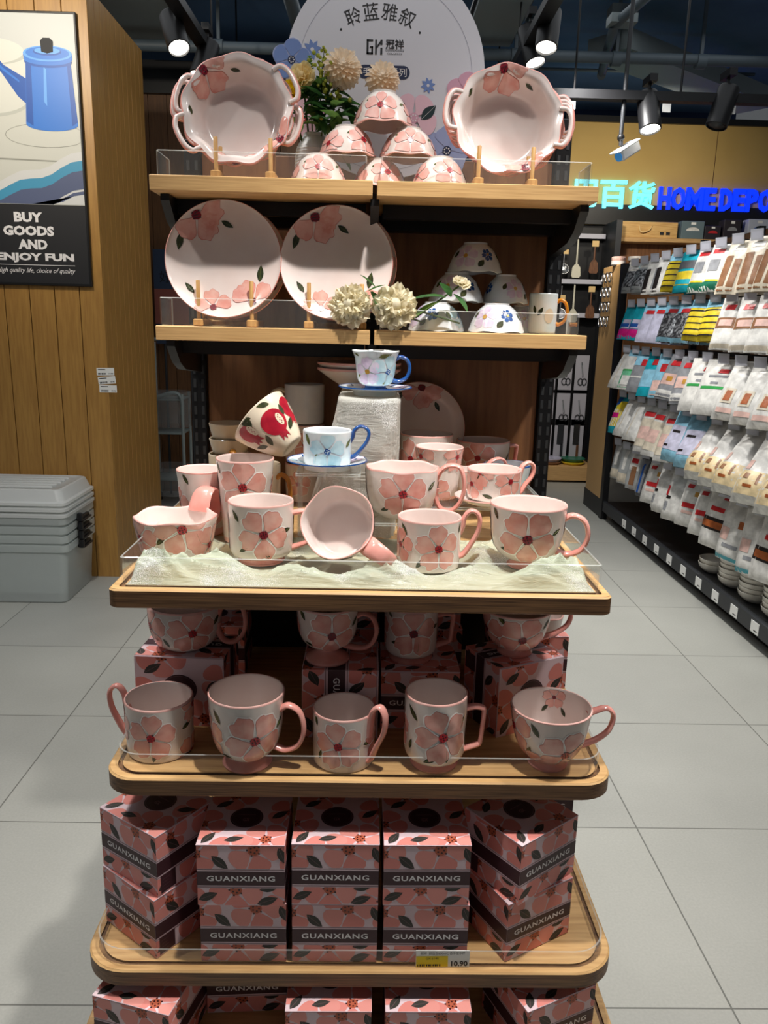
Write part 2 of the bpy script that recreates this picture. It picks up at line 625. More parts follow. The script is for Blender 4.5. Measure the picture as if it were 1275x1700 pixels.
def petal_pts(n=22, wide=0.42, frill=0.035, ph=0.0):
    out = []
    for k in range(n):
        a = 2 * pi * k / n
        x = 0.57 + 0.43 * cos(a)
        t = min(1, max(0, (x - 0.14) / 0.55))
        y = wide * sin(a) * (0.34 + 0.66 * t * t * (3 - 2 * t))
        tip = max(0, cos(a))
        x += frill * cos(6 * a + ph) * tip ** .7 - 0.07 * math.exp(-(min(a, 2 * pi - a) / 0.35) ** 2)
        out.append((x, y))
    return out


def leaf_pts(n=12, wide=0.2):
    h = n // 2
    up = [(k / h, wide * sin(pi * (k / h) ** .9)) for k in range(h + 1)]
    return [(x, -y) for x, y in up] + [(x, y) for x, y in reversed(up[1:-1])]


def flower(mb, S, cx, cy, R, rot=0.3, n=5, fill='petal', line='outline', heart='heart', dot='dot', wide=0.40, d=0.00045,
           rings=(0.5, 1.0), only=None, lw=1.15, hr=0.17):
    for k in range(n):
        if only and k not in only:
            continue
        a = rot + 2 * pi * k / n
        p = petal_pts(22, wide * (5 / n if n > 5 else 1), 0.06, k * 1.3)
        q = [(0.57 + (x - 0.57) * lw, y * (lw + 0.02)) for x, y in p]
        c = xf2([(0.57, 0)], cx, cy, R, a)[0]
        if line:
            mb.fan(xf2(q, cx, cy, R, a), c, S, d, line, rings)
        if line == 'outline':
            e = [(0.57 + (x - 0.57) * 1.035, y * 1.045) for x, y in p]
            mb.fan(xf2(e, cx, cy, R, a), c, S, d * 1.5, 'rosy', rings)  # rosy ring puts the thin shadow line round the petal into the colour
        mb.fan(xf2(p, cx, cy, R, a), c, S, d * 2 if line else d, fill, rings)
    circ = [(cos(2 * pi * k / 10) * hr, sin(2 * pi * k / 10) * hr) for k in range(10)]
    mb.fan(xf2(circ, cx, cy, R, 0), (cx, cy), S, d * 3, heart, (1.0,))
    if dot:
        for k in range(9):
            a = 2 * pi * k / 8 + 0.3
            rr = hr * (.95 if k % 2 else .5) if k < 8 else 0
            c = (cx + cos(a) * rr * R, cy + sin(a) * rr * R)
            mb.fan([(c[0] + cos(2 * pi * j / 6) * 0.03 * R, c[1] + sin(2 * pi * j / 6) * 0.03 * R) for j in range(6)], c, S, d * 4, dot, (1.0,))


def leaf(mb, S, cx, cy, L, rot, m='leaf', vein='leaf2', d=0.00045, wide=0.2):
    c = xf2([(0.5, 0)], cx, cy, L, rot)[0]
    mb.fan(xf2(leaf_pts(12, wide), cx, cy, L, rot), c, S, d * 1.2, m, (0.5, 1.0))
    if vein:
        mb.fan(xf2([(0.1, -0.012), (0.9, -0.008), (0.9, 0.008), (0.1, 0.012)], cx, cy, L, rot), c, S, d * 2, vein, (0.5, 1.0,))


def plane_S(o, ux, uy):
    o, ux, uy = Vector(o), Vector(ux), Vector(uy)
    n = ux.cross(uy).normalized()
    return lambda u, v, d: o + ux * u + uy * v + n * d


def rect(mb, S, x0, x1, y0, y1, m, off=0.0004):
    mb.poly([(x0, y0), (x1, y0), (x1, y1), (x0, y1)], S, off, m)


def ell(cx, cy, rx, ry, n=28, a0=0.0, a1=2 * pi):
    return [(cx + rx * cos(a0 + (a1 - a0) * k / n), cy + ry * sin(a0 + (a1 - a0) * k / n)) for k in range(n + (0 if a1 - a0 > 6.2 else 1))]


# ------------------------------------------------------------------ the room
mb = MB()
mb.box(-3.6, 3.6, -1.2, 8.6, -0.05, 0, 'floor')
struct(mb.build('floor', smooth=False))

M['ceil'] = mat('ceiling_navy', (76, 108, 146), 0.85, rgb2=(64, 94, 128), nscale=2)
M['navy'] = mat('navy_wall', (40, 62, 104), 0.7)
M['ochre'] = mat('ochre_wall', (196, 164, 98), 0.75, rgb2=(186, 154, 88), nscale=2)
M['duct'] = mat('ceiling_grey_paint', (120, 130, 132), 0.6)
M['pipe'] = mat('pipe_grey_paint', (84, 96, 104), 0.5)
mb = MB()
mb.box(-3.6, 3.6, -1.2, 8.6, 3.5, 3.55, 'ceil')
struct(mb.build('ceiling', smooth=False))

# the plank-clad pier beside the aisle
mb = MB()
mb.box(-2.8, -1.372, 4.192, 5.14, 0, 2.9, 'groove')
x = -1.36
k = 0
while x > -2.75:
    w = 0.122 if k else 0.118
    mb.box(x - w, x, 4.18, 4.2, 0.0, 2.905, 'plank', bev=0.0015)
    x -= w + 0.004
    k += 1
y = 4.203
while y < 5.1:
    mb.box(-1.38, -1.36, y, y + 0.079, 0.0, 2.905, 'plank', bev=0.0015)
    y += 0.083
struct(mb.build('wall_left'))

mb = MB()
mb.box(-3.5, 0.5, 6.45, 6.55, 0, 3.0, 'groove')
x = -3.5
while x < 0.45:
    mb.box(x, x + 0.136, 6.43, 6.46, 0.0, 3.0, 'plank_dark')
    x += 0.14
struct(mb.build('wall_back'))
mb = MB()
mb.box(-3.5, 0.5, 6.38, 6.6, 3.0, 3.22, 'black')
struct(mb.build('trim_1', smooth=False))
mb = MB()
mb.box(-3.6, 3.6, 8.5, 8.6, 0, 3.5, 'navy')
struct(mb.build('wall_far', smooth=False))
mb = MB()
mb.box(2.36, 2.42, -1.2, 8.5, 0, 2.0, 'plank_dark')
struct(mb.build('wall_right', smooth=False))
mb = MB()
mb.box(1.71, 3.6, 7.45, 7.5, 2.3, 3.14, 'ochre')
mb.box(3.012, 3.016, 7.447, 7.452, 2.48, 3.14, 'groove')
struct(mb.build('wall_sign_band', smooth=False))
mb = MB()
mb.box(1.66, 3.6, 7.42, 7.52, 3.14, 3.19, 'black')
mb.box(1.64, 1.71, 7.42, 7.52, 0.0, 3.14, 'black')
struct(mb.build('trim_2', smooth=False))

# ceiling pipework
def fixed(o, label, cat, group=None):
    return tag(o, label, cat, group)


mb = MB()
mb.tube([(-3.5, 5.6, 3.07), (3.5, 5.6, 3.1)], 0.035, 'pipe', 12)
for xx in (-1.0, 0.9, 1.55, 2.1):
    mb.tube([(xx - 0.03, 5.6, 3.085), (xx + 0.03, 5.6, 3.085)], 0.045, 'pipe', 12)
    mb.box(xx - 0.01, xx + 0.01, 5.59, 5.61, 3.1, 3.5, 'pipe')
fixed(mb.build('ceiling_pipe'), 'grey pipe running straight across the ceiling from side to side', 'pipe')
mb = MB()
mb.tube([(-0.52, 4.7, 3.27), (-0.5, 5.75, 3.24)], 0.045, 'pipe', 12)
mb.tube([(-0.5, 5.72, 3.24), (-0.5, 5.9, 3.2), (-0.48, 6.0, 3.05)], 0.032, 'pipe', 12)
fixed(mb.build('ceiling_duct'), 'thick grey pipe overhead just beside the round sign', 'pipe')
mb = MB()
mb.tube(cr([(1.6, 4.5, 3.24), (1.48, 5.35, 3.22), (1.47, 5.42, 3.2), (1.56, 5.95, 3.12), (1.56, 5.97, 3.09)], 4), 0.03, 'pipe', 12)
mb.box(1.42, 1.58, 5.3, 5.42, 3.2, 3.3, 'duct')
fixed(mb.build('sprinkler_pipe'), 'bent grey sprinkler pipe with a junction box above the cross pipe', 'pipe')
mb = MB()
mb.box(-0.16, 0.16, -1.0, 1.0, -0.06, 0.06, 'duct', Matrix.Translation((2.3, 6.3, 3.2)) @ Matrix.Rotation(RAD(-52), 4, 'Z'))
fixed(mb.build('cable_tray'), 'wide pale grey cable tray crossing the ceiling above the blue lit letters', 'cable tray')
mb = MB()
mb.box(0.58, 0.88, 4.6, 5.74, 3.18, 3.21, 'duct')
mb.box(0.56, 0.9, 4.58, 5.78, 3.21, 3.23, 'black')
fixed(mb.build('ceiling_panel'), 'grey ceiling panel beside the black track, right of the round sign', 'ceiling panel')
mb = MB()
mb.box(-1.62, -1.2, 4.9, 6.0, 3.18, 3.21, 'duct')
mb.box(-1.65, -1.17, 4.88, 6.03, 3.21, 3.23, 'black')
fixed(mb.build('ceiling_panel'), 'grey ceiling panel above the plank pier and the pair of spotlights', 'ceiling panel')
mb = MB()
for zz, w in ((3.12, 0.012), (3.3, 0.012)):
    mb.tube([(0.9, 6.6, zz), (2.9, 6.6, zz + 0.01)], w, 'pipe', 8)
fixed(mb.build('ceiling_conduit'), 'thin pair of conduits high on the ceiling in front of the ochre wall', 'conduit')


def rail(name, p0, p1, label, w=0.035):
    mb = MB()
    p0, p1 = Vector(p0), Vector(p1)
    d = (p1 - p0).normalized()
    s_ = Vector((0, 0, 1)).cross(d) * w
    up = Vector((0, 0, 0.022))
    mb.loft([[p - s_ - up, p + s_ - up, p + s_ + up, p - s_ + up] for p in (p0, p1)], 'black', True, True, True)
    L = (p1 - p0).length
    for t in (0.15, 0.5, 0.85):
        q = p0 + d * L * t
        mb.tube([q, (q.x, q.y, 3.5)], 0.006, 'black', 6)
    return tag(mb.build(name), label, 'lighting track')


rail('lighting_track', (-0.96, 3.9, 2.86), (-0.92, 6.2, 2.86), 'black lighting track running back above the plank pier side')
rail('lighting_track', (0.81, 3.8, 2.86), (0.83, 6.2, 2.86), 'black lighting track running back beside the round sign')
rail('lighting_track', (0.8, 4.5, 2.58), (2.4, 4.5, 2.58), 'long black lighting track hung crosswise above the camera', 0.03)

M['lamp'] = mat('lamp_lens', (255, 250, 238), 0.3, emit=9.0)
M['lampoff'] = mat('lamp_lens_dark', (60, 60, 62), 0.3)


def track_light(loc, aim, label, watts=0, lit=True, r=0.056, L=0.2):
    """cylinder head hung under a track; loc = centre of the lens"""
    t = thing('track_spotlight', label, 'spotlight', loc, 0, 'ceiling track spotlights')
    d = Vector(aim).normalized()
    q = d.to_track_quat('-Z', 'Y').to_matrix().to_4x4()
    mb = MB()
    mb.lathe([(0.0, L), (r * 0.9, L), (r, L - 0.01), (r, 0.0), (r * 0.9, -0.004), (r * 0.86, 0.004), (r * 0.86, 0.012), (0, 0.012)], 'black', 24, q)
    hb = mb.build('housing', t)
    mb = MB()
    mb.lathe([(r * 0.85, 0.006), (r * 0.6, 0.0), (0.0, -0.003)], 'lamp' if lit else 'lampoff', 24, q)
    mb.build('lens', hb)
    mb = MB()
    top = q @ Vector((0, 0, L * 0.75))
    mb.tube([top, top + Vector((0, 0, 0.1))], 0.009, 'black', 8)
    mb.box(top.x - 0.02, top.x + 0.02, top.y - 0.06, top.y + 0.06, top.z + 0.09, top.z + 0.125, 'black')
    mb.build('mount', t)
    if watts:
        spot('track_spotlight_beam', tuple(Vector(loc) + d * 0.03), tuple(Vector(loc) + d), watts, 60, 0.6, 0.04)
    return t


track_light((-0.975, 4.36, 2.7), (0.3, -0.45, -0.85), 'black track spotlight, the nearer of the pair by the plank pier, lens glowing', 25)
track_light((-0.955, 4.75, 2.68), (-0.25, -0.3, -0.9), 'black track spotlight, the farther of the pair by the plank pier, lens glowing')
track_light((0.84, 4.3, 2.735), (-0.12, -0.35, -0.93), 'black track spotlight, nearer of the pair between round sign and camera, lens glowing', 25)
track_light((0.85, 4.62, 2.76), (0.2, -0.3, -0.9), 'black track spotlight, farther of the pair beside the round sign, lens glowing')
track_light((1.445, 4.46, 2.415), (0.05, -0.35, -0.93), 'lit black spotlight on the crosswise track, next to the security camera', 30)
track_light((1.79, 4.46, 2.44), (-0.28, -0.1, -0.95), 'unlit black spotlight on the crosswise track above the blue letters', 0, False)
track_light((0.94, 4.1, 2.98), (0.4, -0.3, -0.85), 'white lit spotlight cut off by the top edge of the photo')
for xx, lab in ((1.02, 'beside the nearest scalloped dishes'), (1.52, 'after the lit crosswise spotlight'), (1.86, 'after the unlit crosswise spotlight')):
    mb = MB()
    mb.box(xx - 0.022, xx + 0.022, 4.46, 4.463, 2.5, 2.54, 'paper')
    tag(mb.build('track_label', smooth=False), 'small pale label on the crosswise track ' + lab, 'label')

# security camera on a drop rod
t = thing('security_camera', 'white bullet security camera with a blue face hanging on a rod', 'security camera', (1.34, 4.5, 2.31))
q = Vector((-0.75, -0.45, -0.5)).to_track_quat('-Z', 'Y').to_matrix().to_4x4()
M['camwhite'] = mat('camera_white', (226, 228, 230), 0.35)
M['camblue'] = mat('camera_face_blue', (70, 150, 220), 0.2, emit=0.3)
mb = MB()
mb.box(-0.03, 0.03, -0.027, 0.027, -0.06, 0.085, 'camwhite', q, 0.008)
mb.box(-0.034, 0.034, 0.024, 0.032, -0.085, 0.09, 'camwhite', q, 0.003)
cb = mb.build('body', t)
mb = MB()
mb.lathe([(0.0, -0.064), (0.024, -0.064), (0.024, -0.059), (0.0, -0.059)], 'camblue', 20, q)
mb.build('lens', cb)
mb = MB()
mb.tube([(-0.03, 0, 0.03), (-0.035, 0, 0.09), (-0.03, 0.0, 0.9)], 0.011, 'char', 10)
mb.ball((-0.034, 0, 0.07), 0.02, 'black')
mb.build('rod', t)

# ------------------------------------------------------------------ lit shop sign
M['cyan'] = mat('cyan_lit_letters', (110, 235, 250), 0.4, emit=1.0)
M['bluelit'] = mat('blue_lit_letters', (6, 50, 255), 0.4, emit=1.1)
S_ = plane_S((0, 7.405, 0), (1, 0, 0), (0, 0, 1))
mb = MB()
mb.box(1.71, 3.6, 7.43, 7.449, 2.30, 2.47, 'black')
tag(mb.build('sign_fascia', smooth=False), 'black fascia board carrying the lit letters over the far shelves', 'fascia')
letx = {'日': 1.6, '用': 1.865, '百': 2.128, '货': 2.382}
for i, (ch, cx) in enumerate(letx.items()):
    mb = MB()
    text(mb, ch, S_, cx, 2.55, height=0.235, m='cyan', off=0.0, bold=0.022, depth=0.03)
    tag(mb.build('sign_letter', smooth=False), ('cyan lit Chinese sign character reading ' + ch + ' over the far shelves'), 'sign letter', 'cyan lit sign characters')
xx = 2.535
for i, ch in enumerate('HOME DEPOT'):
    if ch == ' ':
        xx += 0.03
        continue
    mb = MB()
    w = {'M': 0.15, 'O': 0.122}.get(ch, 0.108)
    text(mb, ch, S_, xx + w / 2, 2.53, width=w, height=0.19, m='bluelit', off=0.0, bold=0.042, depth=0.03)
    nth = ' before the gap' if i < 4 else ' after the gap'
    tag(mb.build('sign_letter', smooth=False), 'blue lit sign letter %s, %s blue letter%s' % (ch, ORD[i if i < 4 else i - 5], nth), 'sign letter', 'blue lit sign letters')
    xx += w + 0.008

# ------------------------------------------------------------------ pier: poster and price stickers
t = thing('poster', 'framed kitchen poster with blue kettle photo and white slogan on black', 'poster', (-1.72, 4.172, 1.54))
mb = MB()
mb.box(-0.32, 0.312, -0.012, 0.008, 0.0, 1.24, 'black', None, 0.003)
pf = mb.build('frame', t)
for nm, c in (('pr_wall', (198, 200, 196)), ('pr_hob', (206, 206, 196)), ('pr_pot', (214, 214, 204)), ('pr_pot2', (188, 190, 180)),
              ('pr_blue', (44, 118, 208)), ('pr_blue2', (24, 84, 170)), ('pr_blue3', (96, 164, 236)), ('pr_tulip', (228, 212, 130)),
              ('pr_tq', (70, 150, 186)), ('pr_slate', (86, 96, 128)), ('pr_cloth', (214, 214, 212)), ('pr_navy', (28, 38, 74)), ('pr_line', (150, 150, 140))):
    M[nm] = mat(nm, c, 0.45)
mb = MB()
S_ = plane_S((0, -0.0125, 0), (1, 0, 0), (0, 0, 1))
rect(mb, S_, -0.31, 0.302, 0.012, 0.385, 'kprint', 0.0003)
rect(mb, S_, -0.31, 0.302, 0.385, 1.228, 'pr_wall', 0.0003)
rect(mb, S_, -0.31, 0.302, 0.385, 0.93, 'pr_hob', 0.0005)
mb.poly(ell(-0.14, 0.85, 0.21, 0.075), S_, 0.0007, 'pr_pot2')
rect(mb, S_, -0.31, 0.062, 0.85, 1.05, 'pr_pot', 0.0008)
mb.poly([(-0.31, 0.86), (0.062, 0.86)] + ell(-0.14, 0.86, 0.202, 0.07, 20, 0, -pi)[1:], S_, 0.0009, 'pr_pot')
mb.poly(ell(-0.14, 1.05, 0.21, 0.05), S_, 0.001, 'pr_pot2')
mb.poly(ell(-0.14, 1.065, 0.2, 0.06), S_, 0.0011, 'pr_pot')
mb.poly([(-0.16, 1.09), (-0.06, 1.09), (-0.065, 1.11), (-0.05, 1.14), (-0.17, 1.14)], S_, 0.0013, 'kprint')
mb.poly([(min(x, .301), y) for x, y in ell(0.14, 0.7, 0.2, 0.055, 24)], S_, 0.0007, 'pr_line')
mb.poly([(min(x, .301), y) for x, y in ell(0.14, 0.7, 0.196, 0.052, 24)], S_, 0.0008, 'pr_hob')
# kettle


def K(pts):
    return [(0.17 + (x - 0.152) * 1.16, 0.07 + y) for x, y in pts]


for pts, o, m in (
        ([(-0.125, 1.0), (-0.12, 1.02), (-0.105, 1.03), (-0.075, 1.0), (-0.03, 0.935), (0.07, 0.87), (0.07, 0.75), (0.05, 0.77), (0.02, 0.8), (-0.04, 0.9), (-0.1, 0.985)], 0.0015, 'pr_blue2'),
        ([(-0.1, 1.01), (-0.035, 0.925), (0.03, 0.87), (0.03, 0.86), (-0.04, 0.915), (-0.1, 1.0)], 0.0017, 'pr_blue'),
        ([(0.045, 0.68)] + ell(0.152, 0.68, 0.107, 0.03, 16, pi, 2 * pi) + [(0.259, 0.68), (0.243, 0.955), (0.061, 0.955)], 0.0019, 'pr_blue'),
        ([(0.047, 0.69), (0.075, 0.672), (0.083, 0.955), (0.062, 0.955)], 0.0021, 'pr_blue2'),
        ([(0.235, 0.675), (0.257, 0.69), (0.243, 0.955), (0.228, 0.955)], 0.0021, 'pr_blue2'),
        ([(0.125, 0.78), (0.137, 0.76), (0.143, 0.92), (0.133, 0.93)], 0.0021, 'pr_blue3'),
        (ell(0.152, 0.953, 0.097, 0.026), 0.0022, 'pr_blue2'),
        ([(0.055, 0.965)] + ell(0.152, 0.965, 0.099, 0.028, 16, pi, 2 * pi) + [(0.251, 0.985), (0.053, 0.985)], 0.0024, 'pr_blue'),
        (ell(0.152, 0.988, 0.099, 0.034), 0.0026, 'pr_blue3'),
        (ell(0.152, 0.99, 0.088, 0.028), 0.0028, 'pr_blue'),
        (ell(0.152, 0.996, 0.058, 0.017), 0.003, 'pr_blue2'),
        (ell(0.152, 1.0, 0.052, 0.014), 0.0032, 'pr_blue3'),
        ([(0.128, 0.995), (0.152, 0.988), (0.176, 0.995), (0.177, 1.042), (0.165, 1.055), (0.138, 1.055), (0.126, 1.042)], 0.0034, 'kprint'),
        ([(-0.125, 1.0), (-0.12, 1.02), (-0.105, 1.03), (-0.098, 1.02), (-0.115, 0.998)], 0.0021, 'kprint')):
    mb.poly([(min(x, .301), y) for x, y in K(pts)], S_, o, m)
for a in range(3):
    mb.poly(xf2(leaf_pts(12, 0.3), -0.31 + 0.02, 0.66 + a * 0.01, 0.13, 0.5 - a * 0.45), S_, 0.0015 + a * 0.0002, 'pr_tulip')
# folded striped cloth along the bottom of the print
mb.poly([(-0.31, 0.6), (0.302, 0.585), (0.302, 0.58), (-0.31, 0.592)], S_, 0.0012, 'pr_line')


def stripe(a, b, m, o):
    top = [(-0.31 + 0.612 * k / 12, 0.43 + 0.17 * (k / 12) ** 1.4 + 0.012 * sin(k * 1.3)) for k in range(13)]
    P = [(x, y - a) for x, y in top] + [(x, max(0.388, y - b)) for x, y in reversed(top)]
    P = [(x, max(0.387, y)) for x, y in P]
    mb.poly(P, S_, o, m)


stripe(-0.03, 0.4, 'pr_cloth', 0.0013)
stripe(0.01, 0.055, 'pr_tq', 0.0016)
stripe(0.055, 0.14, 'pr_slate', 0.0016)
stripe(0.15, 0.165, 'pr_slate', 0.0016)
mb.poly([(-0.31, 0.47), (-0.2, 0.4), (-0.17, 0.387), (-0.31, 0.387)], S_, 0.002, 'pr_navy')
for k, (s_, cx, w) in enumerate((('BUY', .02, .14), ('GOODS', .017, .25), ('AND', .033, .144), ('ENJOY FUN', .04, .385))):
    text(mb, s_, S_, cx, 0.325 - k * 0.064, width=w, height=0.047, m='wprint', off=0.0006, bold=0.05)
rect(mb, S_, -0.16, 0.235, 0.098, 0.1005, 'wprint', 0.0006)
text(mb, 'High quality life, choice of quality', S_, 0.04, 0.07, width=0.39, height=.03, m='wprint', off=0.0006, shear=0.4)
mb.build('print', pf, smooth=False)

for i, (zz, xx, a) in enumerate(((1.118, -1.371, 0.02), (1.074, -1.366, 0.09), (1.03, -1.362, 0.0))):
    mb = MB()
    S_ = plane_S((xx, 4.1785, zz), (cos(a), 0, sin(a)), (-sin(a), 0, cos(a)))
    rect(mb, S_, -0.045, 0.045, -0.019, 0.019, 'paper', 0.0006)
    rect(mb, S_, -0.038, 0.0, 0.009, 0.013, 'kprint', 0.001)
    for k in range(7):
        rect(mb, S_, -0.038 + k * 0.006, -0.0345 + k * 0.006 + 0.001 * (k % 2), -0.015, -0.006, 'kprint', 0.001)
    text(mb, ('19.90', '29.90', '39.90')[i], S_, 0.028, -0.01, width=0.022, m='kprint', off=0.001, bold=0.02)
    tag(mb.build('price_sticker', smooth=False), ('top', 'tilted middle', 'lowest')[i] + ' one of three white price stickers on the plank pier', 'price sticker', 'price stickers on the pier')

# ------------------------------------------------------------------ nested storage bins beside the pier
def bin_tub(z, h, label):
    t = thing('storage_bin', label, 'storage bin', (-1.79, 3.945, z), 0, 'nested storage bins')
    mb = MB()

    def rr(hx, hy, z_, r=0.035):
        pts = []
        for cx, cy, a0 in ((hx - r, -hy + r, -pi / 2), (hx - r, hy - r, 0), (-hx + r, hy - r, pi / 2), (-hx + r, -hy + r, pi)):
            for k in range(5):
                a = a0 + pi / 2 * k / 4
                pts.append((cx + r * cos(a), cy + r * sin(a), z_))
        return pts
    W, D = 0.33, 0.215
    lo = 0.9
    rings = [rr(W * lo, D * lo, 0.0), rr(W * lo + 0.004, D * lo + 0.004, 0.004), rr(W * 0.965, D * 0.965, h - 0.035), rr(W, D, h - 0.034), rr(W, D, h),
             rr(W - 0.004, D - 0.004, h), rr(W - 0.006, D - 0.006, h - 0.03), rr(W * 0.965 - 0.003, D * 0.965 - 0.003, h - 0.035), rr(W * lo, D * lo, 0.006)]
    mb.loft(rings, 'bin', True, True, True)
    tb = mb.build('tub', t)
    mb = MB()
    for sy in (-1,):
        mb.box(W - 0.002, W + 0.018, 0.0 - 0.07, 0.07, h - 0.05, h - 0.03, 'black', None, 0.004)
        mb.box(W + 0.005, W + 0.03, -0.075, -0.055, h - 0.05, h - 0.005, 'black', None, 0.004)
        mb.box(W + 0.006, W + 0.028, -0.055, 0.075, h - 0.055, h - 0.045, 'black', None, 0.003)
    mb.build('latch', tb)
    return t


bin_tub(0.002, 0.30, 'lowest frosted storage bin of the nested stack, standing on the floor')
bin_tub(0.048, 0.30, 'second frosted storage bin from the floor in the nested stack')
bin_tub(0.094, 0.30, 'third frosted storage bin from the floor in the nested stack')
bin_tub(0.140, 0.30, 'topmost frosted storage bin of the nested stack, right under the lids')
for i in range(3):
    mb = MB()
    z = 0.442 + i * 0.03
    t = thing('storage_bin_cover', ('lowest', 'middle', 'top')[i] + ' frosted white cover of the three stacked on the bins', 'bin cover', (-1.79, 3.945, z), 0, 'stacked bin lids')
    W, D = 0.335, 0.22

    def rr2(hx, hy, z_, r=0.035):
        pts = []
        for cx, cy, a0 in ((hx - r, -hy + r, -pi / 2), (hx - r, hy - r, 0), (-hx + r, hy - r, pi / 2), (-hx + r, -hy + r, pi)):
            for k in range(5):
                a = a0 + pi / 2 * k / 4
                pts.append((cx + r * cos(a), cy + r * sin(a), z_))
        return pts
    hh = 0.028 if i < 2 else 0.075
    mb.loft([rr2(W, D, 0), rr2(W, D, 0.014), rr2(W - 0.012, D - 0.012, 0.02), rr2(W - 0.03, D - 0.03, hh - 0.004), rr2(W - 0.04, D - 0.04, hh),
             rr2(W - 0.055, D - 0.055, hh - 0.008)], 'binlid', True, True, True)
    if i == 2:
        for k in range(5):
            mb.box(-0.24, 0.24, -0.12 + k * 0.055, -0.105 + k * 0.055, hh - 0.01, hh + 0.004, 'binlid', None, 0.004)
    mb.build('panel', t)

# ------------------------------------------------------------------ far left corner: banner and wrapped trolley
M['banner'] = mat('banner_blue', (52, 66, 90), 0.6)
M['banner_red'] = mat('banner_red', (150, 84, 72), 0.6)
mb = MB()
mb.box(-1.66, -1.34, 6.3, 6.32, 1.2, 1.9, 'banner')
S_ = plane_S((-1.5, 6.2995, 1.65), (1, 0, 0), (0, 0, 1))
text(mb, '好生活', S_, 0.02, 0.05, width=0.27, m='kprint', off=0.001, bold=0.0)
rect(mb, S_, -0.16, 0.16, -0.3, -0.04, 'banner_red', 0.0008)
mb.tube([(-1.6, 6.33, 0.0), (-1.6, 6.33, 1.2)], 0.01, 'char', 8)
mb.tube([(-1.4, 6.33, 0.0), (-1.4, 6.33, 1.2)], 0.01, 'char', 8)
tag(mb.build('banner', smooth=False), 'dim blue and red standing board with Chinese characters in the far corner', 'banner')
M['trolley'] = mat('wrapped_metal', (150, 160, 158), 0.4)
M['wrap'] = clear_mat('stretch_wrap', (200, 204, 204), 0.3, 0.8, 0.2)
t = thing('trolley', 'pale metal shelf trolley wrapped in clear film in the far corner', 'trolley', (-1.5, 6.0, 0))
mb = MB()
for sx in (-0.13, 0.12):
    for sy in (-0.12, 0.12):
        mb.tube([(sx, sy, 0.06), (sx, sy, 1.22 if sx < 0 else 0.85)], 0.012, 'trolley', 8)
mb.tube(cr([(-0.13, -0.12, 1.2), (-0.1, -0.12, 1.24), (0.05, -0.12, 1.25)], 4), 0.012, 'trolley', 8)
mb.tube(cr([(-0.13, -0.12, 0.8), (0.05, -0.12, 0.86), (0.115, -0.12, 0.82), (0.12, -0.12, 0.7)], 4), 0.014, 'trolley', 8)
mb.build('frame', t)
for z in (0.2, 0.55, 0.8):
    mb = MB()
    mb.box(-0.13, 0.12, -0.12, 0.12, z, z + 0.018, 'trolley', None, 0.004)
    mb.build('shelf', t)
for sx in (-0.13, 0.12):
    for sy in (-0.12, 0.12):
        mb = MB()
        mb.lathe([(0, -0.012), (0.028, -0.012), (0.03, 0), (0.028, 0.012), (0, 0.012)], 'char', 14, Matrix.Translation((sx, sy, 0.03)) @ Matrix.Rotation(pi / 2, 4, 'Y'))
        mb.build('caster', t)
random.seed(4)
for z0, z1 in ((0.08, 0.3), (0.6, 0.86)):
    mb = MB()
    rings = []
    for i in range(5):
        z = z0 + (z1 - z0) * i / 4
        rings.append([((0.15 + random.uniform(-0.012, 0.012)) * cos(a) * 1.05, (0.15 + random.uniform(-0.012, 0.012)) * sin(a), z) for a in [2 * pi * k / 20 for k in range(20)]])
    mb.loft(rings, 'wrap')
    mb.build('film', t)


# ================================================================== the display stand
stand = thing('display_stand', 'oak and black metal display stand with stepped shelves in the middle of the shop', 'display stand', (0, 0, 0))


def rrect(x0, x1, y0, y1, r0, r1=None, n=8):
    """rounded rectangle; r0 at the front corners (small y), r1 at the back"""
    r1 = 0.004 if r1 is None else r1
    out = []
    for cx, cy, r, a0 in ((x1 - r0, y0 + r0, r0, -pi / 2), (x1 - r1, y1 - r1, r1, 0), (x0 + r1, y1 - r1, r1, pi / 2), (x0 + r0, y0 + r0, r0, pi)):
        for k in range(n + 1):
            a = a0 + pi / 2 * k / n
            out.append((cx + r * cos(a), cy + r * sin(a)))
    return out


for px in (-0.378, 0.006, 0.397):
    mb = MB()
    w = 0.0165
    top = 1.82 if px > 0.1 else 1.76
    mb.box(px - w, px + w, 1.775, 1.825, 0.0, top, 'black', None, 0.002)
    z = 0.2
    while z < top - 0.03:
        for sx in (-0.0085, 0.0085):
            mb.box(px + sx - 0.003, px + sx + 0.003, 1.7742, 1.7751, z, z + 0.019, 'slot')
        if px > 0.1:
            mb.box(px - w - 0.0006, px - w + 0.001, 1.79, 1.797, z, z + 0.019, 'slot')
        z += 0.03
    mb.build('post', stand)
for x0, x1 in ((-0.36, -0.012), (0.024, 0.379)):
    mb = MB()
    mb.box(x0, x1, 1.786, 1.806, 0.97, 1.735, 'oak_back', None, 0.002)
    mb.box(x0, x1, 1.788, 1.804, 0.12, 0.969, 'black')
    mb.build('back_panel', stand)
mb = MB()
mb.box(-0.41, 0.42, 1.2, 1.83, 0.0, 0.11, 'black', None, 0.004)
mb.build('plinth', stand)

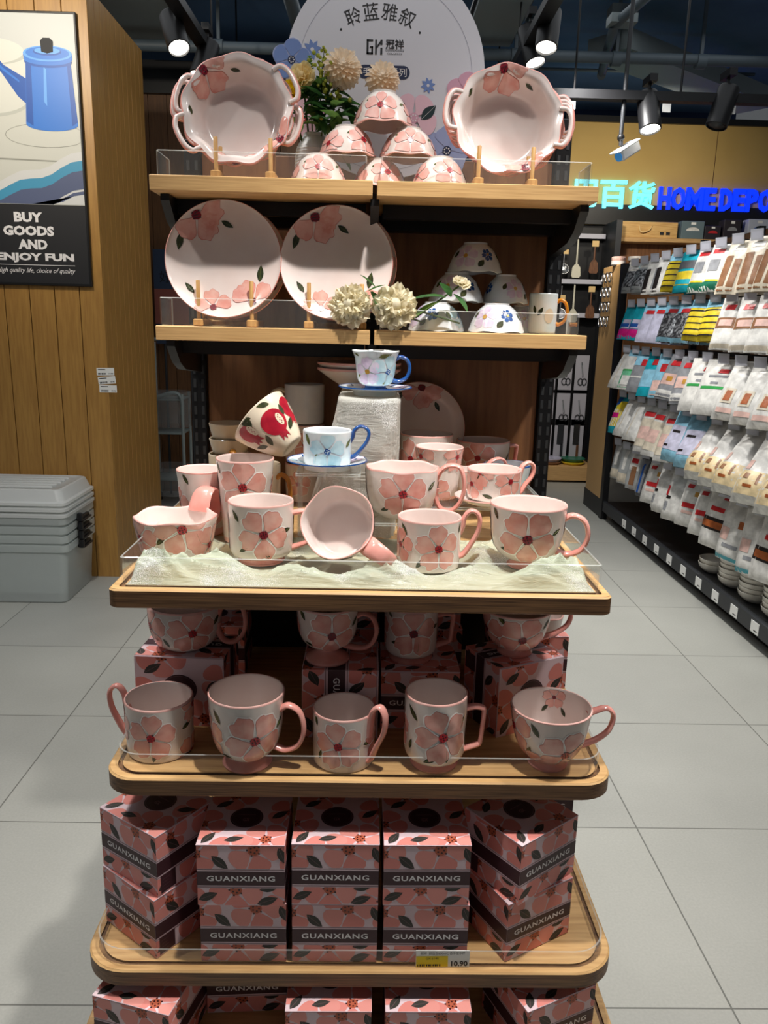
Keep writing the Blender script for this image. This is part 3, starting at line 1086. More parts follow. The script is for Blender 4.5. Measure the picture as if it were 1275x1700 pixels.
TOPZ, SECZ = 1.645, 1.385
for z, nm in ((TOPZ, 'a'), (SECZ, 'b')):
    for x0, x1 in ((-0.396, -0.0005), (0.0075, 0.404)):
        mb = MB()
        mb.box(x0, x1, 1.5, 1.774, z - 0.026, z, 'oak_edge_shaded' if False else 'oak', None, 0.0012)
        o = mb.build('shelf', stand)
        mb = MB()
        mb.box(x0 + 0.012, x1 - 0.012, 1.60, 1.62, z - 0.052, z - 0.0265, 'black')
        mb.box(x0 + 0.012, x1 - 0.012, 1.73, 1.765, z - 0.06, z - 0.0265, 'black')
        mb.build('support_frame', o)
    for px in (-0.378, 0.004, 0.39):
        mb = MB()
        prof = [(1.535, z - 0.027), (1.535, z - 0.038), (1.575, z - 0.07), (1.62, z - 0.086), (1.774, z - 0.1), (1.774, z - 0.027)]
        mb.loft([[(px - 0.008, y, zz) for y, zz in prof], [(px + 0.008, y, zz) for y, zz in prof]], 'black', True, True, True)
        mb.build('bracket', stand)


def tray(x0, x1, yf, z, rad, th=0.029, inset=0.014):
    """board with rounded front corners and a routed groove that holds the guard"""
    mb = MB()
    yb = 1.774
    rings = []
    for d, zz in ((0.002, z - th), (0, z - th + 0.002), (0, z - 0.0025), (0.0025, z)):
        rings.append([(x, y, zz) for x, y in rrect(x0 + d, x1 - d, yf + d, yb, rad)])
    mb.loft(rings[:3], 'oak_edge_shaded', True, True, False)
    mb.loft(rings[2:], 'oak', True, False, False)
    g = inset
    ring = lambda d, zz: [(x, y, zz) for x, y in rrect(x0 + d, x1 - d, yf + d, yb - d * 0.2, max(rad - d * 0.7, 0.006))]
    mb.loft([ring(0.0025, z), ring(g - 0.001, z)], 'oak')
    mb.loft([ring(g - 0.001, z), ring(g - 0.001, z - 0.004), ring(g + 0.006, z - 0.004), ring(g + 0.006, z)], 'oak_edge_shaded')
    mb.loft([ring(g + 0.006, z), ring(g + 0.007, z)], 'oak', True, False, True)
    mb.build('tray', stand, angle=30)


T3, T4, T5, T6 = 1.012, 0.7205, 0.4145, 0.257
for za, zb in ((T4 + .001, T3 - .030), (T5 + .001, T4 - .030), (T6 + .001, T5 - .030)):
    mb = MB()
    mb.box(-.37, .365, 1.575, 1.585, za, zb, 'black')  # black sheets added to give the deep shade behind the boxes
    mb.build('shade_panel', stand)
tray(-0.378, 0.368, 1.1, T3, 0.014)
tray(-0.396, 0.391, 1.071, T4, 0.05)
tray(-0.435, 0.412, 1.028, T5, 0.07)
tray(-0.45, 0.43, 0.99, T6, 0.07)


def guard(path, z0, z1, label, th=0.0028, h_end=None):
    """upright clear strip along path with polished edges"""
    t = thing('acrylic_guard', label, 'guard', (0, 0, 0), 0, 'clear guards on the display stand')
    P = [Vector((x, y, 0)) for x, y in path]
    N = []
    for i in range(len(P)):
        d = (P[min(i + 1, len(P) - 1)] - P[max(i - 1, 0)]).normalized()
        N.append(Vector((d.y, -d.x, 0)))
    mb = MB()
    n = len(P)
    e = 0.0012
    A = [p + nn * th / 2 for p, nn in zip(P, N)]
    B = [p - nn * th / 2 for p, nn in zip(P, N)]
    zt = [z1] * n
    if h_end:
        zt[0] = zt[-1] = h_end
    up = lambda p, z: (p.x, p.y, z)
    for Q, s_ in ((A, 1), (B, -1)):
        mb.add([up(p, z0) for p in Q] + [up(p, zt[i] - e) for i, p in enumerate(Q)], [(i, i + 1, n + i + 1, n + i)[::s_] for i in range(n - 1)], 'clear')
    mb.add([up(p, zt[i] - e) for i, p in enumerate(A)] + [up((a + b) / 2, zt[i]) for i, (a, b) in enumerate(zip(A, B))] + [up(p, zt[i] - e) for i, p in enumerate(B)],
           [(i, i + 1, n + i + 1, n + i) for i in range(n - 1)] + [(n + i, n + i + 1, 2 * n + i + 1, 2 * n + i) for i in range(n - 1)], 'clear_edge')
    for k in (0, n - 1):
        mb.add([up(A[k], z0), up(B[k], z0), up(B[k], zt[k] - e), up(A[k], zt[k] - e)], [(0, 1, 2, 3)], 'clear_edge')
    mb.build('panel', t)
    return t


def u_path(x0, x1, yf, yb, rad, n=7):
    out = [(x0, yb)]
    for k in range(n + 1):
        a = pi + pi / 2 * k / n
        out.append((x0 + rad + rad * cos(a), yf + rad + rad * sin(a)))
    for k in range(n + 1):
        a = -pi / 2 + pi / 2 * k / n
        out.append((x1 - rad + rad * cos(a), yf + rad + rad * sin(a)))
    out.append((x1, yb))
    return out


guard(u_path(-0.383, -0.013, 1.511, 1.6, 0.003, 2), TOPZ + 0.0005, 1.688, 'clear acrylic guard along the front of the top shelf before the left baking dishes')
guard(u_path(0.015, 0.391, 1.511, 1.6, 0.003, 2), TOPZ + 0.0005, 1.687, 'clear acrylic guard along the front of the top shelf before the right baking dishes')
guard(u_path(-0.388, -0.02, 1.511, 1.6, 0.003, 2), SECZ + 0.0005, 1.436, 'clear acrylic guard along the second shelf before the two big round plates')
guard(u_path(0.019, 0.389, 1.511, 1.6, 0.003, 2), SECZ + 0.0005, 1.424, 'clear acrylic guard along the second shelf before the blue flowered bowls')
guard(u_path(-0.361, 0.351, 1.117, 1.73, 0.004, 3), T3 - 0.0035, T3 + 0.045, 'clear acrylic guard round the shelf with the pale green organza')
guard(u_path(-0.379, 0.374, 1.088, 1.25, 0.04, 8), T4 - 0.0035, T4 + 0.033, 'clear acrylic guard round the shelf with the five mugs in front')
guard(u_path(-0.419, 0.396, 1.0425, 1.3, 0.055, 8), T5 - 0.0035, T5 + 0.029, 'clear acrylic guard round the lowest full shelf of stacked gift boxes')

# price tag slipped on the lowest guard
mb = MB()
S_ = plane_S((0.1325, 1.0392, 0.4305), (1, 0, 0.02), (-0.02, 0, 1))
mb.box(0.09, 0.1745, 1.0393, 1.0406, 0.4152, 0.4458, 'paper')
rect(mb, S_, -0.042, 0.008, -0.0145, 0.0055, 'paper_y', 0.0002)
text(mb, '冠祥  甜品型600ml心语手绘水杯', S_, 0.0, 0.0105, width=0.07, m='kprint', off=0.0004)
text(mb, 'GX-6140', S_, -0.017, 0.001, width=0.02, m='kprint', off=0.0005)
text(mb, '10.90', S_, 0.026, -0.009, width=0.026, m='kprint', off=0.0004, bold=0.03)
for k in range(11):
    rect(mb, S_, -0.04 + k * 0.0034, -0.0385 + k * 0.0034 + 0.0007 * (k % 3), -0.0135, -0.0095, 'kprint', 0.0005)
tag(mb.build('price_tag', smooth=False), 'white and yellow price tag reading 10.90 on the lowest clear guard', 'price tag')

# ================================================================== crockery makers
class Prof:
    """a revolved surface addressed by angle and arc length"""

    def __init__(s, pts, flip=1, mod=None):
        s.p = [(p[0], p[1]) for p in pts]
        s.s = [0.0]
        for a, b in zip(s.p, s.p[1:]):
            s.s.append(s.s[-1] + math.hypot(b[0] - a[0], b[1] - a[1]))
        s.L = s.s[-1]
        s.flip = flip
        s.mod = mod

    def at(s, t):
        t = min(max(t, 0), s.L)
        i = 0
        while i < len(s.s) - 2 and s.s[i + 1] < t:
            i += 1
        d = s.s[i + 1] - s.s[i] or 1e-9
        k = (t - s.s[i]) / d
        a, b = s.p[i], s.p[i + 1]
        return a[0] + (b[0] - a[0]) * k, a[1] + (b[1] - a[1]) * k, (b[0] - a[0]) / d, (b[1] - a[1]) / d

    def pos(s, a, t, off):
        r, z, tr, tz = s.at(t)
        if s.mod:
            r, z = s.mod(a, r, z)
        r += tz * off * s.flip
        z -= tr * off * s.flip
        return Vector((r * cos(a), r * sin(a), z))

    def z2s(s, z):
        for i in range(len(s.p) - 1):
            if s.p[i][1] <= z <= s.p[i + 1][1]:
                d = s.p[i + 1][1] - s.p[i][1] or 1e-9
                return s.s[i] + (s.s[i + 1] - s.s[i]) * (z - s.p[i][1]) / d
        return s.L

    def wall(s, a0, r0, lo=0.0, hi=1e9):
        """S(u, v, off): u metres round the wall from angle a0 (mirrored so it reads from outside), v = arc length"""
        return lambda u, v, o: s.pos(a0 + u / r0, min(max(v, lo), min(hi, s.L)), o)

    def disc(s, hi=1e9):
        return lambda u, v, o: s.pos(math.atan2(v, u), min(math.hypot(u, v), hi, s.L), o)


SHAPES = {
    'straight': [(.86, 0), (.93, .02), (.965, .12), (.985, .5), (1, 1)],
    'ear': [(.9, 0), (.96, .02), (.98, .12), (.985, .5), (1, 1)],
    'round': [(.5, 0), (.6, .02), (.82, .16), (.96, .45), (1, .78), (1.0, 1)],
    'cup': [(.42, .13), (.58, .155), (.8, .28), (.92, .5), (.96, .75), (1, 1)],
    'pedestal': [(.34, .24), (.5, .255), (.78, .36), (.93, .55), (.97, .78), (1, 1)],
    'cylfoot': [(.7, .1), (.84, .125), (.94, .18), (.97, .3), (.98, .6), (1, 1)],
    'lowcup': [(.42, .16), (.56, .18), (.76, .34), (.9, .6), (1, 1)],
    'bowl': [(.74, 0), (.8, .02), (.87, .25), (.96, .75), (1, 1)],
    'tall': [(.74, 0), (.78, .02), (.84, .3), (.94, .8), (1, 1)],
    'bell': [(.4, .12), (.55, .14), (.74, .25), (.82, .5), (.88, .8), (1.0, 1.0)],
    'cone': [(.34, 0), (.44, .03), (.66, .3), (.88, .7), (1, 1)],
}


def cup_mesh(shape, R, H, th=0.0032, mats=('glaze', 'inside', 'pinkrim'), wave=(0, 0), flute=None, seg=44, floor_z=None, pinkbase=0.0, rimw=0.0016):
    pts = cr([(r * R, z * H, 0) for r, z in SHAPES[shape]], 5)
    pts = [(p[0], p[1]) for p in pts]
    (ra, za), (rb_, zb_) = pts[-2], pts[-1]
    k_ = max(0.0, 1 - (rimw + .0004) / math.hypot(rb_ - ra, zb_ - za))
    pts.insert(-1, (ra + (rb_ - ra) * k_, za + (zb_ - za) * k_))
    zb = pts[0][1]

    def mod(a, r, z):
        k = max(0, (z - zb) / (H - zb))
        if flute:
            n, amp, tw = flute
            r = r * (1 + amp * cos(n * (a + tw * z / H)) * min(1, k * 6) * min(1, (1.02 - k) * 8))
        if wave[0]:
            z = z + wave[0] * cos(wave[1] * a + 0.6) * k ** 4
            r = r * (1 + 0.6 * wave[0] / R * cos(wave[1] * a) * k ** 4)
        return r, z
    P = Prof(pts, 1, mod)
    prof = [(0.0, zb + 0.001), (pts[0][0] * 0.8, zb + 0.001), (pts[0][0] * 0.86, zb)]
    ms = [mats[0], mats[0], mats[0] if not pinkbase else mats[2]]
    for i, p in enumerate(pts):
        prof.append(p)
        if i < len(pts) - 1:
            ms.append(mats[2] if p[1] < zb + pinkbase - 1e-6 or i == len(pts) - 2 else mats[0])
    # insert a crisp rim strip
    r1, z1 = pts[-1]
    prof += [(r1 - th * 0.3, z1 + th * 0.42), (r1 - th * 0.75, z1 + th * 0.3), (r1 - th, z1 - th * 0.2)]
    ms += [mats[2], mats[2], mats[1]]
    fz = (floor_z if floor_z is not None else zb + 0.006)
    for p in reversed(pts[:-1]):
        if p[1] > fz + 0.006:
            prof.append((p[0] - th, p[1]))
            ms.append(mats[1])
    rl = prof[-1][0]
    prof += [(rl * 0.93, fz + 0.0025), (rl * 0.8, fz), (0.0, fz)]
    ms += [mats[1]] * 3
    mb = MB()
    mb.lathe(prof, ms, seg, None, mod)
    return mb, P


def handle_mesh(P, R, H, style, ang, m='pinkhandle', th=0.0042, width=1.7, sc=1.0):
    def rw(zf):
        s_ = P.z2s(zf * H)
        return P.at(s_)[0]
    mb = MB()
    if style == 'ring':
        pts = [(rw(.8) - .002, .8), (rw(.8) + .010 * sc, .86), (rw(.8) + .026 * sc, .78), (rw(.8) + .032 * sc, .55), (rw(.8) + .024 * sc, .33), (rw(.8) + .006 * sc, .24), (rw(.27) - .001, .27)]
    elif style == 'square':
        pts = [(rw(.8) - .002, .8), (rw(.8) + .012, .83), (rw(.8) + .023, .82), (rw(.8) + .0265, .78), (rw(.8) + .025, .55), (rw(.8) + .023, .34), (rw(.8) + .019, .3), (rw(.8) + .008, .26), (rw(.22) - .002, .22)]
    elif style == 'ear':
        pts = [(R - .003, .68), (R + .0015, .82), (R + .004, 1.0), (R + .012, 1.13), (R + .022, 1.12), (R + .029, .98), (R + .027, .74), (R + .018, .5), (R + .006, .27), (rw(.2) - .002, .2)]
    elif style == 'loop':
        pts = [(R - .004, .74), (R + .004, .95), (R + .018, 1.06), (R + .037, 1.02), (R + .045, .7), (R + .041, .38), (R + .026, .16), (R + .006, .18), (R - .004, .42), (R - .002, .6)]
    elif style == 'tab':
        pts = [(R - .006, .9), (R + .0, 1.12), (R + .010, 1.36), (R + .024, 1.46), (R + .036, 1.36), (R + .04, 1.06), (R + .03, .72), (R + .008, .52), (rw(.5) - .001, .5)]
    elif style == 'bird':
        pts = [(rw(.84) - .002, .84), (rw(.84) + .012, .9), (rw(.84) + .03, .93), (rw(.84) + .041, .8), (rw(.84) + .036, .56), (rw(.84) + .018, .4), (rw(.84) - .004, .31), (rw(.26) - .001, .26)]
    elif style == 'hook':
        pts = [(R - .0025, .6), (R + .001, .95), (R + .006, 1.12), (R + .017, 1.2), (R + .026, 1.05), (R + .024, .75), (R + .012, .45), (R + .003, .2), (rw(.12) - .001, .14)]
    path = [(p[0], 0, p[1] * H) for p in cr([(a, b, 0) for a, b in pts], 5)]
    n = len(path)
    rad = [th * (1.0 + 0.12 * cos(2 * pi * i / (n - 1))) for i in range(n)]
    mb.tube(path, rad, m, 12, Matrix.Rotation(ang, 4, 'Z'), width, (0, 1, 0))
    return mb


def face_cam(x, y):
    return math.atan2(-y, -x)


def mug(label, shape, x, y, z, R, H, flowers, leaves, handle=None, hang=0.0, foot=None, group='pink flowered mugs', wave=(0, 0), flute=None,
        pinkbase=0.0, fill='petal', heart='heart', inside=None, rot=None, hw=1.7, hth=0.0042, hs=1.0, name='mug', cat='mug', mats=('glaze', 'inside', 'pinkrim'),
        line='outline', footmat='pinkhandle', leafm='leaf', hm='pinkhandle', extra=None):
    t = thing(name, label, cat, (x, y, z), 0, group)
    if rot is not None:
        t.rotation_mode = 'QUATERNION'
        t.rotation_quaternion = rot
    mb, P = cup_mesh(shape, R, H, wave=wave, flute=flute, pinkbase=pinkbase, mats=mats)
    a0 = face_cam(x, y)
    if rot is not None:
        q = rot.inverted() @ Vector((-x, -y, EYE - z))
        a0 = math.atan2(q.y, q.x)
    for da, vf, rf, ro in flowers:
        v = P.z2s(vf * H)
        r0 = max(P.at(v)[0], R * 0.6)
        flower(mb, P.wall(a0 + RAD(da), r0, 0.001, P.L - 0.002), 0, v, rf * R * 1.12, ro, fill=fill, heart=heart, line=line, hr=.165)
    for da, vf, lf, ro in leaves:
        v = P.z2s(vf * H)
        r0 = max(P.at(v)[0], R * 0.6)
        leaf(mb, P.wall(a0 + RAD(da), r0, 0.001, P.L - 0.0035), 0, v, lf * R * 1.22, ro, leafm, wide=.17)
    if inside:
        inside(mb, R, H, P)
    if extra:
        extra(mb, R, H, P, a0)
    mb.build('body', t)
    if handle:
        handle_mesh(P, R, H, handle, RAD(hang), hm, hth, hw, hs).build('handle', t)
    if foot:
        zf, rt, rb = foot
        mb = MB()
        prof = [(0, 0.001), (rb * R * .8, 0.001), (rb * R * .96, 0.0), (rb * R, 0.003)] + [(p[0], p[1]) for p in cr([(rb * R, 0.003, 0), (rb * R * .93, zf * H * .3, 0), (rt * R * 1.02, zf * H * .75, 0), (rt * R * 1.12, zf * H * 1.05, 0)], 4)][1:] + [(0, zf * H * 1.05)]
        mb.lathe(prof, footmat, 36)
        mb.build('foot', t)
    return t


# ------------------------------------------------------------------ third shelf (pale green organza)
Z3 = T3 + 0.0025
mug('wide pink flowered bowl mug with upright tab handle, left end of the organza', 'bowl', -0.320, 1.287, Z3, 0.0685, 0.064,
    [(8, .86, .62, .55), (-62, .55, .5, .2), (60, .3, .5, .9), (140, .6, .6, .1), (-140, .6, .6, .8)], [(-30, .45, .3, .8), (38, .42, .3, 2.0)], 'tab', 66, wave=(.0022, 5), hw=4.6, hth=.0042)
mug('cylinder mug with one big dark pink flower and square handle, front row on organza', 'cylfoot', -0.172, 1.250, Z3, 0.053, 0.101,
    [(4, .56, .72, 1.0), (125, .5, .7, .2), (-118, .5, .7, .5)], [(-42, .74, .36, 2.2), (36, .58, .36, .1), (-42, .26, .3, .5), (12, .16, .36, 1.6), (80, .3, .3, 1)], 'square', 2,
    foot=(.1, .62, .72), heart='heart_dk')
mug('straight pink flowered mug with tall ear handle, front row on organza', 'ear', 0.102, 1.240, Z3, 0.052, 0.082,
    [(18, .5, .66, .35), (-60, .5, .5, .2), (-95, .1, .4, 1), (140, .5, .66, .1)], [(-42, .72, .36, 2.2), (-50, .42, .34, 1.6), (-22, .1, .36, .9), (65, .75, .3, 1.3)], 'ear', -4)
mug('footed pink flowered cup with round handle at the right end of the organza', 'cup', 0.263, 1.247, Z3, 0.0625, 0.105,
    [(2, .56, .70, .95), (130, .55, .65, .2), (-120, .55, .65, .6)], [(-50, .8, .34, 2.0), (42, .62, .26, .5), (-48, .36, .28, 0)], 'ring', -14, foot=(.13, .42, .48), heart='heart_dk', hs=1.15, hth=.0046)
d_ = Vector((-0.16, -0.86, 0.42)).normalized()
mug('tipped pink bowl mug lying on its side, mouth facing out, centre of the organza', 'bowl', -0.036, 1.243, 1.0705, 0.0585, 0.058,
    [(60, .5, .5, .3), (180, .5, .55, .2), (300, .5, .55, .2)], [], 'loop', 0, wave=(.002, 5), rot=(d_.to_track_quat('Z', 'Y') @ Euler((0, 0, RAD(-32))).to_quaternion()), hw=3.4, hth=.0042)
ZR = 1.073
mug('big pink flowered mug with a large loop handle, raised behind the front row', 'round', 0.060, 1.342, ZR, 0.0625, 0.086,
    [(2, .58, .62, .3), (120, .5, .6, .2), (-115, .6, .6, .7)], [(45, .62, .32, .7), (-40, .2, .28, .4), (4, .06, .24, 1.6)], 'loop', -8, wave=(.0012, 6), hw=2.2, foot=(.06, .45, .5))
mug('pink flowered mug partly hidden at the far left of the organza shelf', 'tall', -0.302, 1.424, Z3, 0.0465, 0.118,
    [(24, .42, .62, .3), (-80, .5, .6, .2), (150, .5, .6, 0)], [(-34, .82, .4, 2.1)], None, pinkbase=.01)
mug('tallest pink flowered latte mug standing behind the square-handled one', 'tall', -0.217, 1.382, Z3, 0.051, 0.147,
    [(-6, .70, .80, .25), (120, .6, .8, .2), (-130, .6, .8, .6)], [(70, .55, .45, 1.2), (-62, .84, .4, 2)], None, pinkbase=.006)
mug('pink flowered tumbler mug, middle of the three raised at the back', 'tall', 0.137, 1.5, ZR + .001, 0.0465, 0.097,
    [(-50, .84, .6, .3), (-6, .12, .62, .9), (50, .85, .6, .2), (170, .5, .6, 0)], [(4, .58, .5, .6)], None, pinkbase=.004)
mug('rounded pink flowered mug standing before the leaning plate at the back', 'round', 0.121, 1.62, ZR + .001, 0.0545, 0.105,
    [(-35, .55, .7, .6), (60, .55, .6, .2), (180, .5, .6, 0)], [(20, .75, .3, 1)], None)
mug('small straight pink flowered mug in a dish with thin curled handle', 'straight', 0.237, 1.448, ZR + .0115, 0.051, 0.055,
    [(36, .72, .52, .5), (-52, .55, .5, .1), (-30, -.05, .5, 1.2), (170, .5, .6, .4)], [(-38, .74, .34, .7), (0, .16, .34, 2.9)], 'hook', 10)
mug('shaded pink flowered mug at the back next to the leaning plate', 'cylfoot', 0.250, 1.70, ZR + .001, 0.058, 0.083,
    [(-10, .62, .6, .4), (110, .5, .6, 0)], [(60, .5, .3, 1)], 'square', 20, foot=(.1, .62, .7))
mug('little pink bowl mug with tab handle peeping out behind the curled-handle mug', 'bowl', 0.207, 1.562, ZR + .001, 0.034, 0.044, [(180, .5, .5, .2)], [], 'tab', 10, hw=2.4, wave=(.0012, 5), hth=.0035)

# dish under the curled-handle mug
P_ = [(0, 0), (.03, 0), (.032, .002), (.048, .006), (.062, .014), (.0615, .0165), (.047, .0095), (.03, .0065), (0, .0065)]
mb = MB()
mb.lathe([(r, z) for r, z in P_], ['glaze'] * 4 + ['pinkrim'] + ['inside'] * 3, 40)
tag(mb.build('saucer', loc=(0.225, 1.44, ZR + .001)), 'white dish with pink rim under the curled-handle mug', 'saucer')

# pale blue bowl behind
mb, P = cup_mesh('bowl', 0.0485, 0.05, mats=('bluew', 'whiteglaze', 'bluedark'))
tag(mb.build('bowl', loc=(0.286, 1.592, ZR + .001)), 'pale blue bowl half hidden at the right edge of the raised mugs', 'bowl')


def acrylic_riser(x0, x1, y0, y1, z0, z1, label, front=True):
    t = thing('acrylic_riser', label, 'riser', ((x0 + x1) / 2, (y0 + y1) / 2, z0), 0, 'clear acrylic risers')
    hx, hy, h = (x1 - x0) / 2, (y1 - y0) / 2, z1 - z0
    e = 0.003

    def slab(nm, a):
        mb = MB()
        mb.box(*a, 'clear')
        x0_, x1_, y0_, y1_, z0_, z1_ = a
        o = 0.0004
        mb.box(x0_ - o, x1_ + o, y0_ - o, y0_ + .0008, z1_ - .0012, z1_ + o, 'clear_edge')
        mb.box(x0_ - o, x0_ + .0008, y0_, y1_, z1_ - .0012, z1_ + o, 'clear_edge')
        mb.box(x1_ - .0008, x1_ + o, y0_, y1_, z1_ - .0012, z1_ + o, 'clear_edge')
        mb.build(nm, t, smooth=False)
    slab('top', (-hx, hx, -hy, hy, h - e, h))
    slab('side', (-hx, -hx + e, -hy, hy, 0, h - e - .0005))
    slab('side', (hx - e, hx, -hy, hy, 0, h - e - .0005))
    if front:
        slab('front', (-hx + e, hx - e, -hy, -hy + e, 0, h - e - .0005))


acrylic_riser(-0.012, 0.128, 1.28, 1.402, Z3, ZR, 'low clear acrylic riser under the big loop-handled mug')
acrylic_riser(0.064, 0.34, 1.408, 1.768, Z3, ZR, 'wide clear acrylic riser carrying the mugs at the back')
acrylic_riser(-0.119, -0.012, 1.287, 1.388, Z3, 1.154, 'tall clear acrylic box under the lower blue cup and saucer')

# leaning plate at the back
PL = [(p[0], p[1]) for p in cr([(0, .004, 0), (.05, .004, 0), (.075, .007, 0), (.094, .014, 0), (.1, .018, 0)], 5)]


def plate_mesh(R, dec, mats=('glaze', 'inside', 'pinkhandle')):
    k = R / 0.1
    pin = [(r * k, z * k) for r, z in PL]
    bot = [(0, 0.0), (.055 * k, 0.0), (.06 * k, .002 * k), (.094 * k, .0095 * k), (.1 * k, .0155 * k)]
    prof = bot + [(.1012 * k, .0168 * k)] + list(reversed(pin))
    ms = [mats[0]] * (len(bot) - 1) + [mats[2]] * 2 + [mats[1]] * (len(pin) - 1)
    mb = MB()
    mb.lathe(prof, ms, 64)
    P = Prof(pin, -1)
    dec(mb, P.disc(P.L - .0012), k)
    return mb


def plate_dec(mb, S, k):
    flower(mb, S, -.048 * k, .076 * k, .048 * k, -2.2, fill='petal_pale', line='rosy', heart='heart_dk', only=(0, 1, 2), lw=1.04)
    flower(mb, S, -.05 * k, .075 * k, .042 * k, -0.3, fill='petal', line='rosy', heart='heart_dk', only=(0,), lw=1.04)
    leaf(mb, S, -.006 * k, .068 * k, .024 * k, -.5)
    leaf(mb, S, -.075 * k, .045 * k, .03 * k, -1.75)
    flower(mb, S, .052 * k, -.072 * k, .042 * k, .8, fill='petal', line='rosy', heart='heart_dk', only=(0, 1), lw=1.04)
    flower(mb, S, .05 * k, -.072 * k, .04 * k, 2.6, fill='petal_pale', line='rosy', heart='heart_dk', only=(0,), lw=1.04)
    flower(mb, S, -.018 * k, -.083 * k, .034 * k, .5, fill='petal', line='rosy', heart='heart_dk', only=(0, 1, 2), lw=1.04)
    leaf(mb, S, .062 * k, -.036 * k, .03 * k, 1.5)
    leaf(mb, S, -.052 * k, -.058 * k, .024 * k, 2.3)


def plate(label, x, y, zc, R, tilt, spin, group, mesh=None):
    """standing plate; (x, y, zc) = middle of its back"""
    if mesh is None:
        o = plate_mesh(R, plate_dec).build('plate')
    else:
        o = mesh.copy()
        COL.objects.link(o)
    o.rotation_mode = 'ZYX'
    o.rotation_euler = (RAD(tilt), 0, RAD(spin))
    o.location = (x, y, zc)
    return tag(o, label, 'plate', group)


plate('round pink flowered plate leaning in the shade at the back of the organza shelf', 0.112, 1.752, 1.173, 0.1, 80, -35, 'round plates')

# pale riser under cloth with the upper blue cup
random.seed(7)


def cloth_riser(name, label, top, bot, z0, z1, m):
    """cloth thrown over a box: rounded loft between two rectangles with folds"""
    mb = MB()
    rings = []
    NR, NC = 40, 240
    for i in range(NR + 1):
        t = i / NR
        ring = []
        for j in range(NC):
            a = 2 * pi * (j + .5) / NC
            ex = 0.22
            c, s_ = cos(a), sin(a)
            ux = math.copysign(abs(c) ** ex, c)
            uy = math.copysign(abs(s_) ** ex, s_)
            k = t ** 1.15
            hx = top[0] + (bot[0] - top[0]) * k
            hy = top[1] + (bot[1] - top[1]) * k
            cx = top[2] + (bot[2] - top[2]) * k
            cy = top[3] + (bot[3] - top[3]) * k
            f = 1 + (0.03 * sin(5 * a + 6 * t + 1) + 0.02 * sin(11 * a - 5 * t)) * t + (.016 * (1 - abs(sin(9 * a + 7 * t + 2 * sin(3 * a)))) ** 2 + .012 * (1 - abs(sin(14 * a - 11 * t))) ** 3) * min(1, 3 * t)
            z = z1 - (z1 - z0) * t + 0.003 * sin(9 * a + 3 * t) * (t * (1 - t))
            ring.append((cx + hx * ux * f, cy + hy * uy * f, z))
        rings.append(ring)
    lid = [[(top[2] + top[0] * .92 * math.copysign(abs(cos(2 * pi * (j + .5) / NC)) ** .22, cos(2 * pi * (j + .5) / NC)),
             top[3] + top[1] * .92 * math.copysign(abs(sin(2 * pi * (j + .5) / NC)) ** .22, sin(2 * pi * (j + .5) / NC)), z1 + .003) for j in range(NC)]]
    mb.loft(lid + rings, m, True, True, False)
    return tag(mb.build(name, angle=80), label, 'cloth')


cloth_riser('draped_riser', 'tall stand draped in sparkling white organza under the upper blue cup', (0.057, 0.135, 0.001, 1.535), (0.086, 0.136, -0.034, 1.530), Z3 + .002, 1.266, 'organza_w')

# crumpled organza along the front of the third shelf
ftp = [(-0.320, 1.287, .056), (-0.172, 1.25, .042), (0.102, 1.24, .052), (0.263, 1.247, .036), (-0.045, 1.225, .05), (0.06, 1.342, .07), (-0.302, 1.424, .04), (-0.217, 1.382, .042)]


def sm(t):
    t = min(1, max(0, t))
    return t * t * (3 - 2 * t)


def cloth_h(x, y):
    yf = 1.128 + 0.006 * sin(x * 21) + .004 * sin(x * 47)
    # roll along the front
    e = (y - yf) / 0.05
    roll = math.exp(-((e - .55) / .55) ** 2) * (0.019 + 0.008 * sin(x * 23 + 1.2) + 0.006 * sin(x * 51) + .019 * math.exp(-((x + .315) / .05) ** 2) + .007 * math.exp(-((x - .28) / .06) ** 2) + .012 * math.exp(-((x + .125) / .03) ** 2))
    # twisted pleats: sharp little ridges that run slantwise along the roll
    w1 = y * 1.25 + x * (.32 + .1 * sin(x * 9)) + .012 * sin(x * 17)
    w2 = y * .9 - x * .42 + .01 * sin(x * 29)
    rid = (1 - abs(sin(95 * w1))) ** 2 * .34 + (1 - abs(sin(71 * w2))) ** 3 * .26 + .1 * sin(260 * w1)
    roll *= .88 + .8 * rid
    rid2 = (1 - abs(sin(60 * (x * .8 + y)))) ** 2 * .004 + (1 - abs(sin(85 * (x - y * .7)))) ** 3 * .003
    bg = 0.005 + rid2 + .004 * sin(x * 31 + y * 40) + .02 * math.exp(-((x + .245) / .02) ** 2 - ((y - 1.25) / .05) ** 2) + .018 * math.exp(-((x - .19) / .03) ** 2 - ((y - 1.24) / .06) ** 2) + .018 * math.exp(-((x - .335) / .02) ** 2 - ((y - 1.22) / .08) ** 2)
    h = roll + max(0, bg) * sm((y - 1.15) / .05)
    k = 1.0
    for cx, cy, r in ftp:
        d = math.hypot(x - cx, y - cy)
        k = min(k, sm((d - r - .003) / .03))
    h *= k
    if y > 1.27 and -.14 < x < .14:
        h *= 0.15
    edge = sm(min((x + .356) / .012, (.346 - x) / .012, (y - 1.121) / .012, (1.40 - y) / .02))
    return 0.0005 + max(0.0, h) * edge


